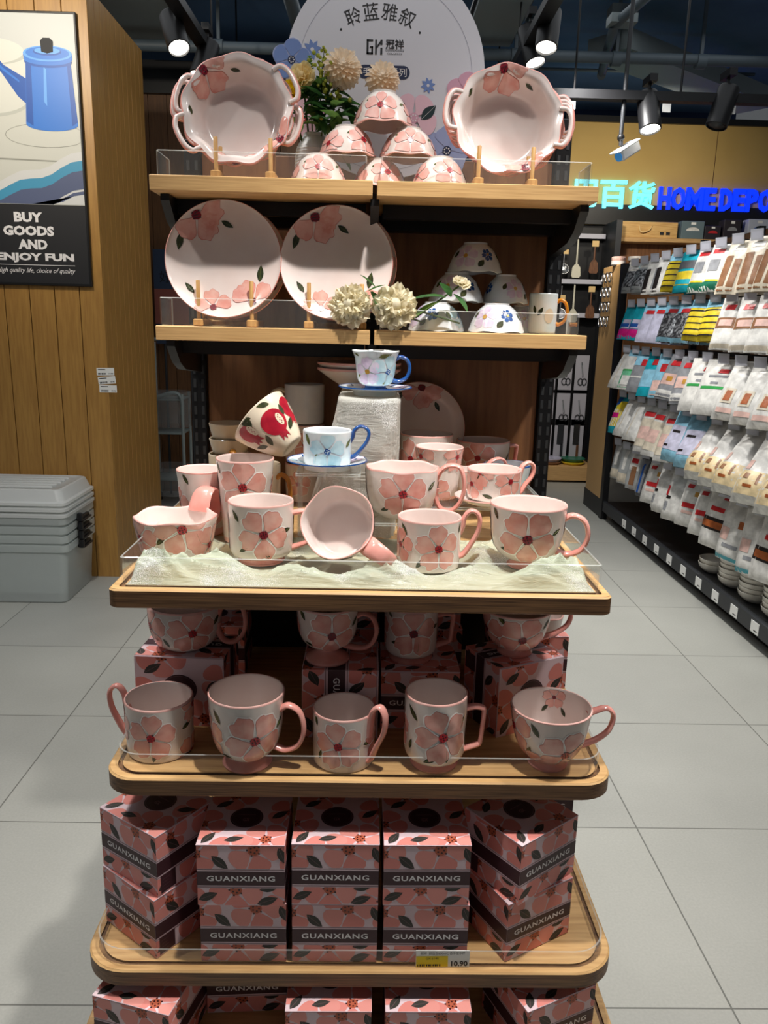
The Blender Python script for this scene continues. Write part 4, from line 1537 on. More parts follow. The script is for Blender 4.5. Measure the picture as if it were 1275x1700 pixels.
mb = MB()
NX, NY = 330, 120
vs = []
for j in range(NY + 1):
    for i in range(NX + 1):
        x = -0.356 + 0.702 * i / NX
        y = 1.1205 + (1.40 - 1.1205) * j / NY
        vs.append((x, y, T3 + cloth_h(x, y)))
fs = []
for j in range(NY):
    for i in range(NX):
        a = j * (NX + 1) + i
        fs.append((a, a + 1, a + NX + 2, a + NX + 1))
mb.add(vs, fs, 'organza')
tag(mb.build('organza_cloth', angle=80), 'crumpled pale green organza cloth laid along the front of the middle shelf', 'cloth')


# ------------------------------------------------------------------ blue cups and saucers
def saucer(label, x, y, z, R, mats):
    k = R / 0.068
    prof = [(0, .003), (.034 * k, .003), (.036 * k, 0), (.039 * k, .0), (.042 * k, .0085), (.06 * k, .0122), (.068 * k, .0142), (.0675 * k, .0162), (.0655 * k, .0156), (.06 * k, .0142), (.04 * k, .0092), (.028 * k, .008), (0, .008)]
    mb = MB()
    mb.lathe(prof, [mats[0]] * 6 + [mats[2]] * 2 + [mats[1]] * 4, 48)
    P = Prof([(0, .008), (.028 * k, .008), (.04 * k, .0092), (.06 * k, .0142), (.066 * k, .0158)], -1)
    S = P.disc()
    for a in (.4, 1.9, 3.3, 4.9):
        flower(mb, S, .052 * k * cos(a), .052 * k * sin(a), .016, a, fill='lilacpetal' if a < 2.5 else 'bluepetal', heart='bluedark', dot=None)
        leaf(mb, S, .052 * k * cos(a + .6), .052 * k * sin(a + .6), .014, a, 'bluedark', None)
    return tag(mb.build('saucer', loc=(x, y, z)), label, 'saucer', 'blue rimmed saucers')


BM = ('bluew', 'whiteglaze', 'bluedark')
saucer('blue rimmed saucer on the draped riser under the upper blue cup', 0.011, 1.468, 1.2698, 0.068, BM)
saucer('blue rimmed saucer on the clear box under the lower blue cup', -0.0695, 1.337, 1.1546, 0.069, BM)


def blue_flowers(spec):
    def f(mb, R, H, P, a0):
        for da, vf, rf, ro, c in spec:
            v = P.z2s(vf * H)
            flower(mb, P.wall(a0 + RAD(da), max(P.at(v)[0], R * .6), .001, P.L - .003), 0, v, rf * R, ro, fill=c, line='whiteglaze', heart='bluedark' if c == 'bluepetal' else 'gold', dot='gold' if c != 'bluepetal' else 'bluew')
    return f


mug('upper pale blue cup with lilac flowers and cobalt handle, highest on the draped riser', 'bell', 0.011, 1.468, 1.2698 + .0083, 0.043, 0.071, [],
    [(8, .86, .5, .3), (-50, .88, .4, 2.4), (20, .2, .45, .2), (-50, .3, .3, 2)], 'ring', 4, foot=(.12, .44, .62), mats=('bluew', 'whiteglaze', 'bluew'), hm='bluedark', footmat='bluedark', leafm='leaf2', group='blue flowered cups',
    extra=blue_flowers(((-24, .5, .62, .4, 'lilacpetal'), (38, .5, .72, .1, 'bluepetal'), (160, .5, .7, 0, 'lilacpetal'))), wave=(.0008, 4), hth=.0038, hs=.78, name='cup', cat='cup')
mug('lower blue cup with big blue flower and tall cobalt ear handle on the clear box', 'ear', -0.0695, 1.337, 1.1546 + .0083, 0.0415, 0.057, [],
    [(-46, .62, .46, 2.0), (48, .55, .42, .8), (-30, .1, .36, 1.4)], 'ear', -4, mats=('bluew', 'whiteglaze', 'bluew'), hm='bluedark', leafm='leaf2', group='blue flowered cups',
    extra=blue_flowers(((0, .46, .78, .3, 'bluepetal'), (140, .5, .7, 0, 'bluepetal'))), hth=.0034, hw=1.8, name='cup', cat='cup')


# ------------------------------------------------------------------ pomegranate bowl and the dim stacks at the back
def pome_dec(mb, R, H, P, a0):
    def S_at(da, vf):
        v = P.z2s(vf * H)
        return P.wall(a0 + RAD(da), max(P.at(v)[0], R * .6), .001, P.L - .002), v
    for da, vf, r in ((14, .5, .40), (-42, .74, .3), (70, .62, .36), (160, .5, .34)):
        S, v = S_at(da, vf)
        c = ell(0, v, r * R, r * R, 24)
        mb.fan(c, (0, v), S, .0005, 'pome')
        mb.fan([(-.16 * R, v - r * R * .85), (.16 * R, v - r * R * .85), (.2 * R, v - r * R * 1.5), (.07 * R, v - r * R * 1.2), (0, v - r * R * 1.55), (-.07 * R, v - r * R * 1.2), (-.2 * R, v - r * R * 1.5)], (0, v - r * R * 1.05), S, .0006, 'pome', (1.0,))
        mb.fan(ell(.19 * R, v - .02 * R, .1 * R, .2 * R, 14), (.19 * R, v - .02 * R), S, .0009, 'cream', (1.0,))
        for k in range(6):
            mb.fan(ell(.19 * R + .04 * R * (k % 2) - .02 * R, v - .14 * R + .05 * R * k, .018 * R, .022 * R, 6), (.19 * R + .04 * R * (k % 2) - .02 * R, v - .14 * R + .05 * R * k), S, .0012, 'heart_dk', (1.0,))
    for da, vf, L, ro in ((-30, .75, .34, .8), (-24, .82, .36, 1.9), (-12, .9, .36, 2.6), (-44, .3, .42, 2.4), (-34, .22, .4, 1.2), (36, .2, .42, .9), (44, .5, .36, 1.5), (30, .85, .4, 2.7)):
        S, v = S_at(da, vf)
        leaf(mb, S, 0, v, L * R, ro, 'leaf', None)


CM = ('cream', 'cream', 'cream')
d_ = Vector((-0.72, 0.27, 0.60)).normalized()
mug('cream bowl painted with red pomegranates, tipped over on the back row', 'cone', -0.138, 1.415, 1.178, 0.06, 0.082, [], [], None, mats=CM, group='cream pomegranate crockery', extra=pome_dec, name='bowl', cat='bowl',
    rot=d_.to_track_quat('Z', 'Y') @ Euler((0, 0, RAD(62))).to_quaternion())
mug('cream mug with amber handle under the tipped pomegranate bowl', 'straight', -0.212, 1.492, Z3, 0.045, 0.117, [], [], 'ring', -20, mats=CM, hm='amber', group='cream pomegranate crockery', hs=.8)
mug('lower dark cream mug with amber handle at the back left post', 'straight', -0.292, 1.66, Z3, 0.045, 0.108, [], [], 'ear', -75, mats=CM, hm='amber', group='cream crockery in the shade', hs=.8)
mug('shallow cream cup stacked on the amber-handled mug near the left post', 'bowl', -0.292, 1.66, Z3 + .1105, 0.043, 0.03, [], [], None, mats=CM, group='cream crockery in the shade', name='cup', cat='cup')
mug('topmost cream cup of the stack near the left post', 'bowl', -0.292, 1.66, Z3 + .1425, 0.043, 0.03, [], [], None, mats=CM, group='cream crockery in the shade', name='cup', cat='cup')
mug('pink flowered mug at the base of the shaded stack behind the draped riser', 'straight', -0.139, 1.718, Z3, 0.043, 0.082, [(-20, .5, .6, .3)], [], None, group='shaded stack of mugs')
mug('pink flowered mug, second of the shaded stack behind the draped riser', 'straight', -0.139, 1.718, Z3 + .085, 0.043, 0.082, [(0, .5, .6, .3)], [], None, group='shaded stack of mugs')
mug('white mug with pale yellow handle on top of the shaded stack', 'ear', -0.139, 1.718, Z3 + .170, 0.043, 0.082, [], [], 'ring', 178, mats=('whiteglaze',) * 3, hm='cream', group='shaded stack of mugs')
for i, lab in enumerate(('lower', 'upper')):
    k = 0.085
    prof = [(0, .001), (.036, .001), (.038, 0), (.04, .006), (.06, .018), (k, .036), (k, .04), (k - .003, .0405), (.058, .0225), (.038, .0105), (0, .009)]
    mb = MB()
    mb.lathe(prof, ['glaze'] * 5 + ['pinkrim'] * 2 + ['inside'] * 3, 48)
    tag(mb.build('bowl', loc=(-0.021, 1.6235, 1.2695 + i * .0115)), lab + ' of two nested shallow pink rimmed bowls behind the upper blue cup', 'bowl', 'nested shallow bowls')


# ------------------------------------------------------------------ gift boxes
def carton(w, d, h):
    """mug gift box, base centre at the origin, printed on every side, lid as its own part"""
    t = bpy.data.objects.new('gift_box', None)
    COL.objects.link(t)
    t.empty_display_size = .02
    mb = MB()
    hw, hd = w / 2, d / 2
    mb.box(-hw, hw, -hd, hd, 0, h - .0005, 'carton', None, .0008)
    rng = random.Random(3)

    def clip(poly, x0, x1, y0, y1):
        for ax, lim, sg in ((0, x0, 1), (0, x1, -1), (1, y0, 1), (1, y1, -1)):
            out = []
            for i in range(len(poly)):
                a, b = poly[i - 1], poly[i]
                ina, inb = (a[ax] - lim) * sg >= 0, (b[ax] - lim) * sg >= 0
                if ina != inb:
                    t_ = (lim - a[ax]) / (b[ax] - a[ax])
                    out.append((a[0] + (b[0] - a[0]) * t_, a[1] + (b[1] - a[1]) * t_))
                if inb:
                    out.append(b)
            poly = out
            if len(poly) < 3:
                return None
        return poly

    def patt(mb, S, x0, x1, y0, y1, fl, lv):
        k = 0

        def P(poly, off, m):
            q = clip(poly, x0, x1, y0, y1)
            if q:
                mb.poly(q, S, off, m)
        for cx, cy, R, rot in fl:
            for i in range(5):
                k += 1
                P(xf2([(p[0], p[1] * .98) for p in petal_pts(18, .44, .02)], cx, cy, R * .88, rot + i * 2 * pi / 5), .00012 + .00001 * (k % 9), 'cpetal' if (i + k) % 3 else 'cpetal2')
        for cx, cy, R, rot in fl:
            P(ell(cx, cy, R * .19, R * .19, 14), .0003, 'cheart')
            for j in range(10):
                a = j * 2 * pi / 10
                rr = R * (.2 if j % 2 else .1)
                P(ell(cx + rr * cos(a), cy + rr * sin(a), R * .035, R * .035, 6), .0004, 'dot')
        for cx, cy, L, rot in lv:
            P(xf2(leaf_pts(12, .22), cx, cy, L, rot), .00032, 'cleaf')
            P(xf2([(.08, -.01), (.92, -.006), (.92, .006), (.08, .01)], cx, cy, L, rot), .00042, 'maroon_hi')
    sides = (((0, -hd, 0), (1, 0, 0), hw, 1), ((0, hd, 0), (-1, 0, 0), hw, 1), ((hw, 0, 0), (0, 1, 0), hd, 0), ((-hw, 0, 0), (0, -1, 0), hd, 0))
    b0, b1 = h * .345, h * .575
    for i, (o, ux, e, txt) in enumerate(sides):
        S = plane_S(o, ux, (0, 0, 1))
        sh = (0, .012, .03, -.02)[i]
        patt(mb, S, -e, e, b1 + .005, h - .001, [(e * .3 + sh, h * .93, .05, -1.25), (-e * 1.02 + sh, h * .86, .042, .25), (e * 1.42 + sh, h * .8, .046, 2.5)],
             [(-e * .66, h * .83, .034, -.75), (e * .86, h * .97, .03, -1.2)])
        patt(mb, S, -e, e, .001, b0 - .005, [(-e * .12 + sh, h * .27, .05, .95), (e * 1.12 + sh, h * .06, .046, 2.0), (-e * 1.3, h * .04, .044, .5)],
             [(-e * .98, h * .1, .032, .4), (e * .42, h * .27, .032, .25), (e * .36, h * .03, .034, .35)])
        rect(mb, S, -e, e, b0, b1, 'maroon', .0003)
        for yy in (b0 - .0035, b1 + .0025):
            rect(mb, S, -e, e, yy, yy + .001, 'cline', .0003)
        if txt:
            text(mb, 'GUANXIANG', S, 0, (b0 + b1) / 2, width=e * 1.56, height=.0094, m='wprint', off=.00045, bold=.022, space=1.12)
        else:
            rect(mb, S, -e * .9, -e * .42, h * .03, h * .32, 'maroon', .00045)
            for j in range(4):
                rect(mb, S, -e * .84, -e * .84 + .012 + .002 * (j % 2), h * .08 + j * .006, h * .083 + j * .006, 'maroon_hi', .0006)
    mb.build('carton', t, smooth=False)
    mb = MB()
    hh = .0016
    mb.box(-hw - .0005, hw + .0005, -hd - .0006, hd - .001, h, h + hh, 'carton', None, .0004)
    S = plane_S((0, 0, h + hh), (1, 0, 0), (0, 1, 0))
    patt(mb, S, -hw, hw, -hd, hd - .002, [(hw * .55, -hd * .78, .046, 1.0), (-hw * .15, -hd * 1.25, .05, 1.2), (-hw * 1.0, -hd * .2, .046, -.2), (hw * 1.05, hd * .3, .046, 2.4), (-hw * .4, hd * 1.0, .046, -1.5)],
         [(-hw * .9, -hd * .95, .032, 1.0), (-hw * .4, -hd * .84, .03, .25), (hw * .6, hd * .05, .032, .7), (-hw * .8, hd * .5, .032, .6)])
    lid = mb.build('lid', t, smooth=False)
    mb = MB()
    mb.poly(ell(0, hd * .08, .026, .026, 32), S, .0005, 'maroon')
    for k in range(32):
        a, b = 2 * pi * k / 32, 2 * pi * (k + 1) / 32
        c = [(cos(q) * r, hd * .08 + sin(q) * r) for q, r in ((a, .0232), (b, .0232), (b, .0238), (a, .0238))]
        mb.poly([c[0], c[3], c[2], c[1]][::-1], S, .0007, 'maroon_hi')
    text(mb, 'GUANXIANG', S, 0, hd * .08 + .007, width=.026, m='maroon_hi', off=.0007)
    text(mb, 'GX', S, 0, hd * .08 - .006, width=.011, height=.008, m='maroon_hi', off=.0007, bold=.03)
    mb.build('seal_sticker', lid, smooth=False)
    return t


BW, BD, BH = .133, .125, .1055
box0 = carton(BW, BD, BH)
_used = [False]


def gift(x, y, z, rz, label, group, lay=None, sc=1.0):
    if not _used[0]:
        t = box0
        _used[0] = True
    else:
        t = dup(box0)
    t.rotation_mode = 'XYZ'
    t.location = (x, y, z)
    t.rotation_euler = (0, 0, RAD(rz))
    t.scale = sc if isinstance(sc, tuple) else (sc, sc, sc)
    sx, sy, sz = t.scale
    if lay == 'face':       # lying on its back with the lid towards the viewer
        t.rotation_mode = 'QUATERNION'
        t.rotation_quaternion = Matrix.Rotation(RAD(rz), 4, 'Z').to_quaternion() @ Euler((pi / 2, 0, 0)).to_quaternion()
        t.location = Vector((x, y, z + BD / 2 * sy))
    elif lay == 'side':     # lying on one end, band upright
        t.rotation_mode = 'QUATERNION'
        t.rotation_quaternion = Matrix.Rotation(RAD(rz), 4, 'Z').to_quaternion() @ Euler((0, pi / 2, 0)).to_quaternion()
        t.location = Vector((x, y, z + BW / 2 * sx))
    return tag(t, label, 'gift box', group)


Z5 = T5 + .0005
yb = 1.0462 + BD / 2
for (x, dx, dz, lab) in ((-.1815, .001, 0, 'left'), (-.038, 0, .0, 'middle'), (.1015, .003, .0, 'right')):
    gift(x + dx, yb + .002, Z5, 0, 'lower front-facing gift box of the %s pair on the lowest full shelf' % lab, 'pink gift boxes on the lowest full shelf')
    gift(x, yb - (.004 if lab == 'left' else 0), Z5 + BH + .002, 0 if lab != 'right' else .8, 'upper front-facing gift box of the %s pair on the lowest full shelf' % lab, 'pink gift boxes on the lowest full shelf')


def corner(x, y, rz, w=BW, d=BD):
    """centre of a turned box from its front corner; positive rz = corner is its left front one"""
    a = RAD(rz)
    sx = 1 if rz > 0 else -1
    lx, ly = sx * w / 2, d / 2
    return x + lx * cos(a) - ly * sin(a), y + lx * sin(a) + ly * cos(a)


x, y = corner(-.318, 1.0515, -38)
gift(x, y, Z5, -38, 'lower of two gift boxes turned sideways at the left end of the lowest full shelf', 'pink gift boxes on the lowest full shelf')
x, y = corner(-.313, 1.058, -35)
gift(x, y, Z5 + BH + .002, -35, 'upper of two gift boxes turned sideways at the left end of the lowest full shelf', 'pink gift boxes on the lowest full shelf')
x, y = corner(.233, 1.0495, 29)
gift(x, y, Z5, 29, 'lower of two gift boxes turned sideways at the right end of the lowest full shelf', 'pink gift boxes on the lowest full shelf')
x, y = corner(.246, 1.046, 37)
gift(x, y, Z5 + BH + .002, 37, 'upper of two gift boxes turned sideways at the right end of the lowest full shelf', 'pink gift boxes on the lowest full shelf')
gift(.31, 1.30, Z5, 0, 'shaded gift box behind the turned pair on the lowest full shelf, underneath', 'pink gift boxes on the lowest full shelf')
gift(.31, 1.30, Z5 + BH + .002, 0, 'shaded gift box behind the turned pair on the lowest full shelf, on top', 'pink gift boxes on the lowest full shelf')
Z6 = T6 + .0005
gift(-.335, 1.075, Z6, -16, 'gift box at the left end of the bottom shelf cut off by the picture edge', 'pink gift boxes on the bottom shelf')
gift(-.045, 1.068, Z6, 0, 'gift box in the middle of the bottom shelf cut off by the picture edge', 'pink gift boxes on the bottom shelf')
gift(.11, 1.068, Z6, 0, 'gift box right of the middle one on the bottom shelf', 'pink gift boxes on the bottom shelf')
gift(.30, 1.09, Z6, 24, 'turned gift box at the right end of the bottom shelf', 'pink gift boxes on the bottom shelf')
gift(-.19, 1.17, Z6, 3, 'shaded gift box set back between two others on the bottom shelf', 'pink gift boxes on the bottom shelf')

Z4 = T4 + .0005
gift(-.304, 1.343, Z4, -4, 'gift box lying lid outwards behind the mug handled on its far side', 'pink gift boxes under the back row of mugs', 'face', (1.14, 1, 1))
gift(-.102, 1.262, Z4, 0, 'gift box lying on its end under the pedestal mug', 'pink gift boxes under the back row of mugs', 'side', (.92, 1, 1.18))
gift(.096, 1.295, Z4, 0, 'upright gift box between the two lying ones, behind the twisted mug', 'pink gift boxes under the back row of mugs')
gift(.239, 1.332, Z4, 26, 'gift box lying lid outwards behind the low footed cup', 'pink gift boxes under the back row of mugs', 'face')
for gx, gz, lb in ((.12, 0, 'lower one of two in the dark behind the upright box'), (.12, 1, 'upper one of two in the dark behind the upright box'), (-.04, 0, 'lower one of two added behind the pedestal mug to darken the back'), (-.04, 1, 'upper one of two added behind the pedestal mug to darken the back'), (-.30, 0, 'in the dark behind the rounded loop-handled mug')):
    gift(gx, 1.485, Z4 + gz * (BH + .002), 2 - gz * 5, 'gift box, ' + lb, 'pink gift boxes under the back row of mugs')  # the pair behind the pedestal mug is added to darken the shelf's back
gift(.318, 1.455, Z4, 4, 'gift box at the back right under the little pink bowl', 'pink gift boxes under the back row of mugs')

# ------------------------------------------------------------------ fourth shelf mugs
mug('straight pink flowered mug with ear handle on its left, front row at the left end', 'ear', -0.327, 1.163, Z4, 0.0535, 0.09,
    [(-16, .5, .66, .25), (70, .9, .5, .2), (62, .02, .55, 1), (-90, .6, .5, .3), (170, .5, .6, 0)], [(38, .55, .36, .35), (-14, .04, .3, 1.3)], 'ear', 172)
mug('footed pink flowered cup with round handle, second in the front row', 'cup', -0.181, 1.124, Z4, 0.059, 0.122,
    [(12, .52, .72, .95), (-80, .5, .6, .4), (140, .5, .65, .2)], [(-44, .72, .36, 2.1), (52, .6, .3, .8), (-30, .24, .3, 2.9)], 'ring', -12, foot=(.13, .42, .66), hs=1.1)
mug('low straight pink flowered mug with strap handle, third in the front row', 'ear', -0.03, 1.138, Z4, 0.0495, 0.089,
    [(-10, .52, .72, .5), (85, .5, .66, .2), (-120, .5, .6, .6)], [(38, .5, .36, .1), (-56, .8, .34, 1.8), (-50, .2, .3, 1.3)], 'hook', -32, hw=2.0, hs=1)
mug('twisted fluted pink flowered mug with square handle, fourth in the front row', 'cylfoot', 0.114, 1.130, Z4, 0.049, 0.121,
    [(16, .56, .84, .7), (140, .5, .7, 0), (-100, .55, .7, .3)], [(-34, .74, .5, 2.3), (-20, .2, .44, .4), (-56, .3, .36, 1.2), (50, .62, .4, 1), (24, .2, .4, 1.6)], 'square', -6, foot=(.1, .62, .78), flute=(7, .018, 1.5))


def in_flower(mb, R, H, P):
    Pi = Prof([(max(p[0] - .0032, .001), p[1]) for p in P.p], -1)
    a = RAD(72)
    v = Pi.z2s(H * .86)
    S = lambda u, w, o: Pi.pos(a - u / (R * .9), min(w, Pi.L - .002), o)
    flower(mb, S, 0, v, R * .3, .4, heart='heart_dk', line='rosy', lw=1.04)
    v2 = Pi.z2s(H * .62)
    leaf(mb, S, -.02, v2, R * .26, .8)
    leaf(mb, S, .022, v2 - .004, R * .26, 2.2)


mug('low footed pink flowered cup with bloom inside, right end of the front row', 'lowcup', 0.296, 1.131, Z4, 0.0635, 0.1,
    [(30, .42, .62, 1.2), (-66, .72, .6, .3), (-40, .2, .4, 1), (150, .55, .6, .1)], [(-14, .72, .34, 2.1), (-40, .3, .3, 1.2)], 'bird', 4, foot=(.16, .42, .5), inside=in_flower)
ZB = Z4 + BD + .001
mug('rounded pink flowered mug with loop handle on a box, back row left', 'round', -0.310, 1.288, ZB, 0.062, 0.078,
    [(10, .55, .62, .3), (-70, .6, .6, .2), (130, .5, .6, 0)], [(46, .62, .32, .7), (30, .16, .26, 2.2), (-30, .2, .26, 2)], 'loop', -8, hw=2.0)
mug('pedestal mug with wide pink foot on a box, back row second', 'pedestal', -0.062, 1.243, Z4 + BW * .92 + .001, 0.052, 0.1,
    [(8, .6, .74, .95), (-110, .6, .7, .2), (130, .6, .7, 0)], [(-46, .82, .4, 2.1), (52, .7, .34, .8), (-30, .38, .3, 2.8)], 'ring', -8, foot=(.24, .34, .72), heart='heart_dk')
mug('cylinder mug with pink foot and square handle on a box, back row third', 'cylfoot', 0.081, 1.292, Z4 + BH + .0025, 0.0465, 0.098,
    [(6, .62, .84, .3), (-100, .6, .7, .3), (130, .6, .7, 0)], [(46, .68, .4, .1), (-46, .4, .36, .2), (16, .26, .42, 1.5), (-44, .86, .3, 2.4)], 'square', 0, foot=(.12, .6, .84), heart='heart_dk')
mug('flared pink flowered cup with bird-tail handle on a box, back row right', 'lowcup', 0.262, 1.280, ZB, 0.06, 0.082,
    [(14, .5, .66, 1.1), (-64, .6, .62, .3), (150, .6, .6, 0)], [(-18, .82, .36, 2.1), (54, .7, .3, .9), (-50, .3, .3, 1)], 'bird', 8, foot=(.16, .42, .52), heart='heart_dk')
mb, P = cup_mesh('bowl', .034, .036, wave=(.001, 5))
tag(mb.build('bowl', loc=(.345, 1.415, Z4 + BH + .0035)), 'little pale pink bowl on a box behind the flared cup', 'bowl')

# ------------------------------------------------------------------ second shelf
ZS = SECZ + .0005


def easel(x, y, z, label, gap=.1, h=.084):
    t = thing('plate_easel', label, 'plate stand', (x, y, z), 0, 'bamboo plate stands')
    for s_ in (-1, 1):
        mb = MB()
        mb.box(s_ * gap / 2 - .009, s_ * gap / 2 + .009, -.01, .1, 0, .0135, 'bamboo', None, .002)
        mb.build('foot', t)
        for yy, hh in ((0.0, h), (.046, h * .9)):
            mb = MB()
            mb.lathe([(0, .014), (.0038, .014), (.0038, hh - .001), (.003, hh), (0, hh)], 'bamboo', 14, Matrix.Translation((s_ * gap / 2, yy, 0)))
            mb.build('peg', t)
    mb = MB()
    mb.box(-gap / 2 + .0095, gap / 2 - .0095, .07, .086, .002, .0115, 'bamboo', None, .002)
    mb.build('crossbar', t)
    return t


easel(-.275, 1.545, ZS, 'bamboo plate stand under the left round plates of the second shelf')
easel(-.067, 1.545, ZS, 'bamboo plate stand under the plates behind the white peonies')
p0 = plate('front one of two pink flowered plates on the left stand of the second shelf', -.278, 1.572, ZS + .0125 + .108, .108, 80, 0, 'round plates on stands')
plate('rear one of two pink flowered plates on the left stand of the second shelf', -.272, 1.612, ZS + .0125 + .1065, .1055, 80, 25, 'round plates on stands', p0)
plate('front one of two pink flowered plates behind the white peonies', -.066, 1.572, ZS + .0125 + .1065, .1055, 80, -6, 'round plates on stands')
plate('rear one of two pink flowered plates behind the white peonies', -.060, 1.612, ZS + .0125 + .1065, .1055, 80, 40, 'round plates on stands', p0)


def bowl_mesh(R, H, mats, dec, wave=(.0016, 6), a0=-pi / 2):
    """upturned bowl: rim down at z = 0, foot up"""
    outer = [(p[0], p[1]) for p in cr([(R, 0, 0), (R * .97, H * .12, 0), (R * .88, H * .4, 0), (R * .70, H * .72, 0), (R * .50, H * .9, 0), (R * .44, H * .94, 0)], 4)]
    prof = [(R - .004, .0012), (R - .001, 0)] + outer + [(R * .44, H), (R * .40, H), (R * .39, H * .95), (0, H * .95)]
    ms = [mats[2], mats[2]] + [mats[2] if outer[i + 1][1] < H * .06 else mats[0] for i in range(len(outer) - 1)] + [mats[0]] * 4
    inn = [(r - .0035, z - .002) for r, z in outer[1:-3]]
    prof = [(0, H * .86), (R * .45, H * .85)] + list(reversed(inn)) + prof
    ms = [mats[1]] * (len(inn) + 2) + ms

    def mod(a, r, z):
        k = max(0, 1 - z / (H * .5))
        return r * (1 + .02 * cos(wave[1] * a) * k * k), z + wave[0] * (1 + cos(wave[1] * a)) * k * k
    mb = MB()
    mb.lathe(prof, ms, 48, None, mod)
    P = Prof(outer, 1, mod)
    P.flip = 1
    dec(mb, P, R, H, a0)
    return mb


def Sup(P, a, r0):
    # outer profile runs from rim up to foot, so its normal points outward with +1
    return lambda u, v, o: P.pos(a + u / r0, min(max(v, .004), P.L - .001), o)


def pink_bowl_dec(rot):
    def f(mb, P, R, H, a0):
        for da, v, rf, ro in ((0, .45, .62, .3), (95, .3, .55, .2), (190, .45, .6, .5), (275, .3, .55, .1)):
            flower(mb, Sup(P, a0 + RAD(da + rot), R * .85), 0, v * P.L, rf * R, ro, fill='petal_pale', line='rosy', lw=1.035)
        for da, v, ro in ((48, .5, .3), (-42, .62, .5), (140, .5, 2), (236, .6, 1)):
            leaf(mb, Sup(P, a0 + RAD(da + rot), R * .85), 0, v * P.L, .24 * R, ro, 'leaf2', 'leaf')
    return f


def blue_bowl_dec(rot):
    def f(mb, P, R, H, a0):
        for da, v, rf, ro, c, h_ in ((-30, .5, .5, .3, 'lilacpetal', 'gold'), (28, .55, .26, .2, 'bluedark', 'gold'), (110, .5, .5, .4, 'bluepetal', 'bluedark'), (190, .5, .5, .5, 'lilacpetal', 'gold'), (240, .5, .26, .5, 'bluedark', 'gold')):
            flower(mb, Sup(P, a0 + RAD(da + rot), R * .85), 0, v * P.L, rf * R, ro, fill=c, line=None, heart=h_, dot=None, n=5 if c != 'bluedark' else 6)
        for da, v, ro in ((2, .16, .9), (-66, .45, 1.2), (75, .4, 2), (150, .3, 1)):
            leaf(mb, Sup(P, a0 + RAD(da + rot), R * .85), 0, v * P.L, .32 * R, ro, 'leaf', 'leaf2', wide=.32)
    return f


PMAT = ('glaze', 'inside', 'pinkrim')
WMAT = ('whiteglaze', 'whiteglaze', 'bluew')
ZT = TOPZ + .0005


def upbowl(label, x, y, z, R, H, mats, dec, group):
    mb = bowl_mesh(R, H, mats, dec, a0=face_cam(x, y))
    return tag(mb.build('bowl', loc=(x, y, z)), label, 'bowl', group)


G = 'pyramid of upturned pink bowls'
BR, BHt = .0515, .053
upbowl('upturned pink flowered bowl, left one in the bottom row of the pyramid', -.102, 1.575, ZT, BR, BHt, PMAT, pink_bowl_dec(0), G)
upbowl('upturned pink flowered bowl, centre of the bottom row, tucked behind', .012, 1.606, ZT, BR, BHt, PMAT, pink_bowl_dec(20), G)
upbowl('upturned pink flowered bowl, right one in the bottom row of the pyramid', .124, 1.572, ZT, BR, BHt, PMAT, pink_bowl_dec(24), G)
upbowl('upturned pink flowered bowl, left one in the middle row of the pyramid', -.049, 1.60, ZT + BHt + .0005, .0535, .054, PMAT, pink_bowl_dec(40), G)
upbowl('upturned pink flowered bowl, right one in the middle row of the pyramid', .0655, 1.598, ZT + BHt + .0005, .0535, .053, PMAT, pink_bowl_dec(4), G)
upbowl('topmost upturned pink flowered bowl of the pyramid, under the single bloom', .016, 1.602, ZT + BHt * 2 + .0025, .054, .06, PMAT, pink_bowl_dec(-6), G)
G = 'pyramid of upturned blue flowered bowls'
BR, BHt = .0545, .056
upbowl('upturned white bowl with blue flowers, left one in the bottom row', .130, 1.600, ZS, BR, BHt, WMAT, blue_bowl_dec(-40), G)
upbowl('upturned white bowl with a clear blue flower, middle of the bottom row', .2475, 1.592, ZS, BR, BHt, WMAT, blue_bowl_dec(0), G)
upbowl('upturned white bowl with blue flowers, right one in the bottom row, narrow in view', .318, 1.71, ZS, .045, .056, WMAT, blue_bowl_dec(40), G)
upbowl('upturned white bowl, brightly lit left one in the middle row', .170, 1.632, ZS + BHt + .0005, BR, .057, WMAT, blue_bowl_dec(8), G)
upbowl('upturned white bowl, shaded right one in the middle row', .272, 1.655, ZS + BHt + .0005, .046, .057, WMAT, blue_bowl_dec(60), G)
upbowl('topmost upturned white bowl of the blue flowered pyramid, in shade', .206, 1.645, ZS + BHt * 2 + .002, .054, .058, WMAT, blue_bowl_dec(6), G)


def leaf_cup_dec(mb, R, H, P, a0):
    for da, vf, L, ro in ((-20, .45, .7, 1.0), (-30, .5, .6, 1.8), (20, .3, .4, .7)):
        v = P.z2s(vf * H)
        leaf(mb, P.wall(a0 + RAD(da), R, .001, P.L - .003), 0, v, L * R, ro, 'leaf', None)
    v = P.z2s(.45 * H)
    S = P.wall(a0 + RAD(28), R, .001, P.L - .003)
    mb.fan(ell(0, v, .35 * R, .5 * R, 16), (0, v), S, .0006, 'cream')


mug('pale blue mug with orange handle at the right end of the second shelf', 'straight', .352, 1.66, ZS, .029, .078, [], [], 'ring', -12, mats=('bluew', 'whiteglaze', 'bluew'), hm='orange', extra=leaf_cup_dec, group='blue flowered cups', hs=.62, hth=.0035)


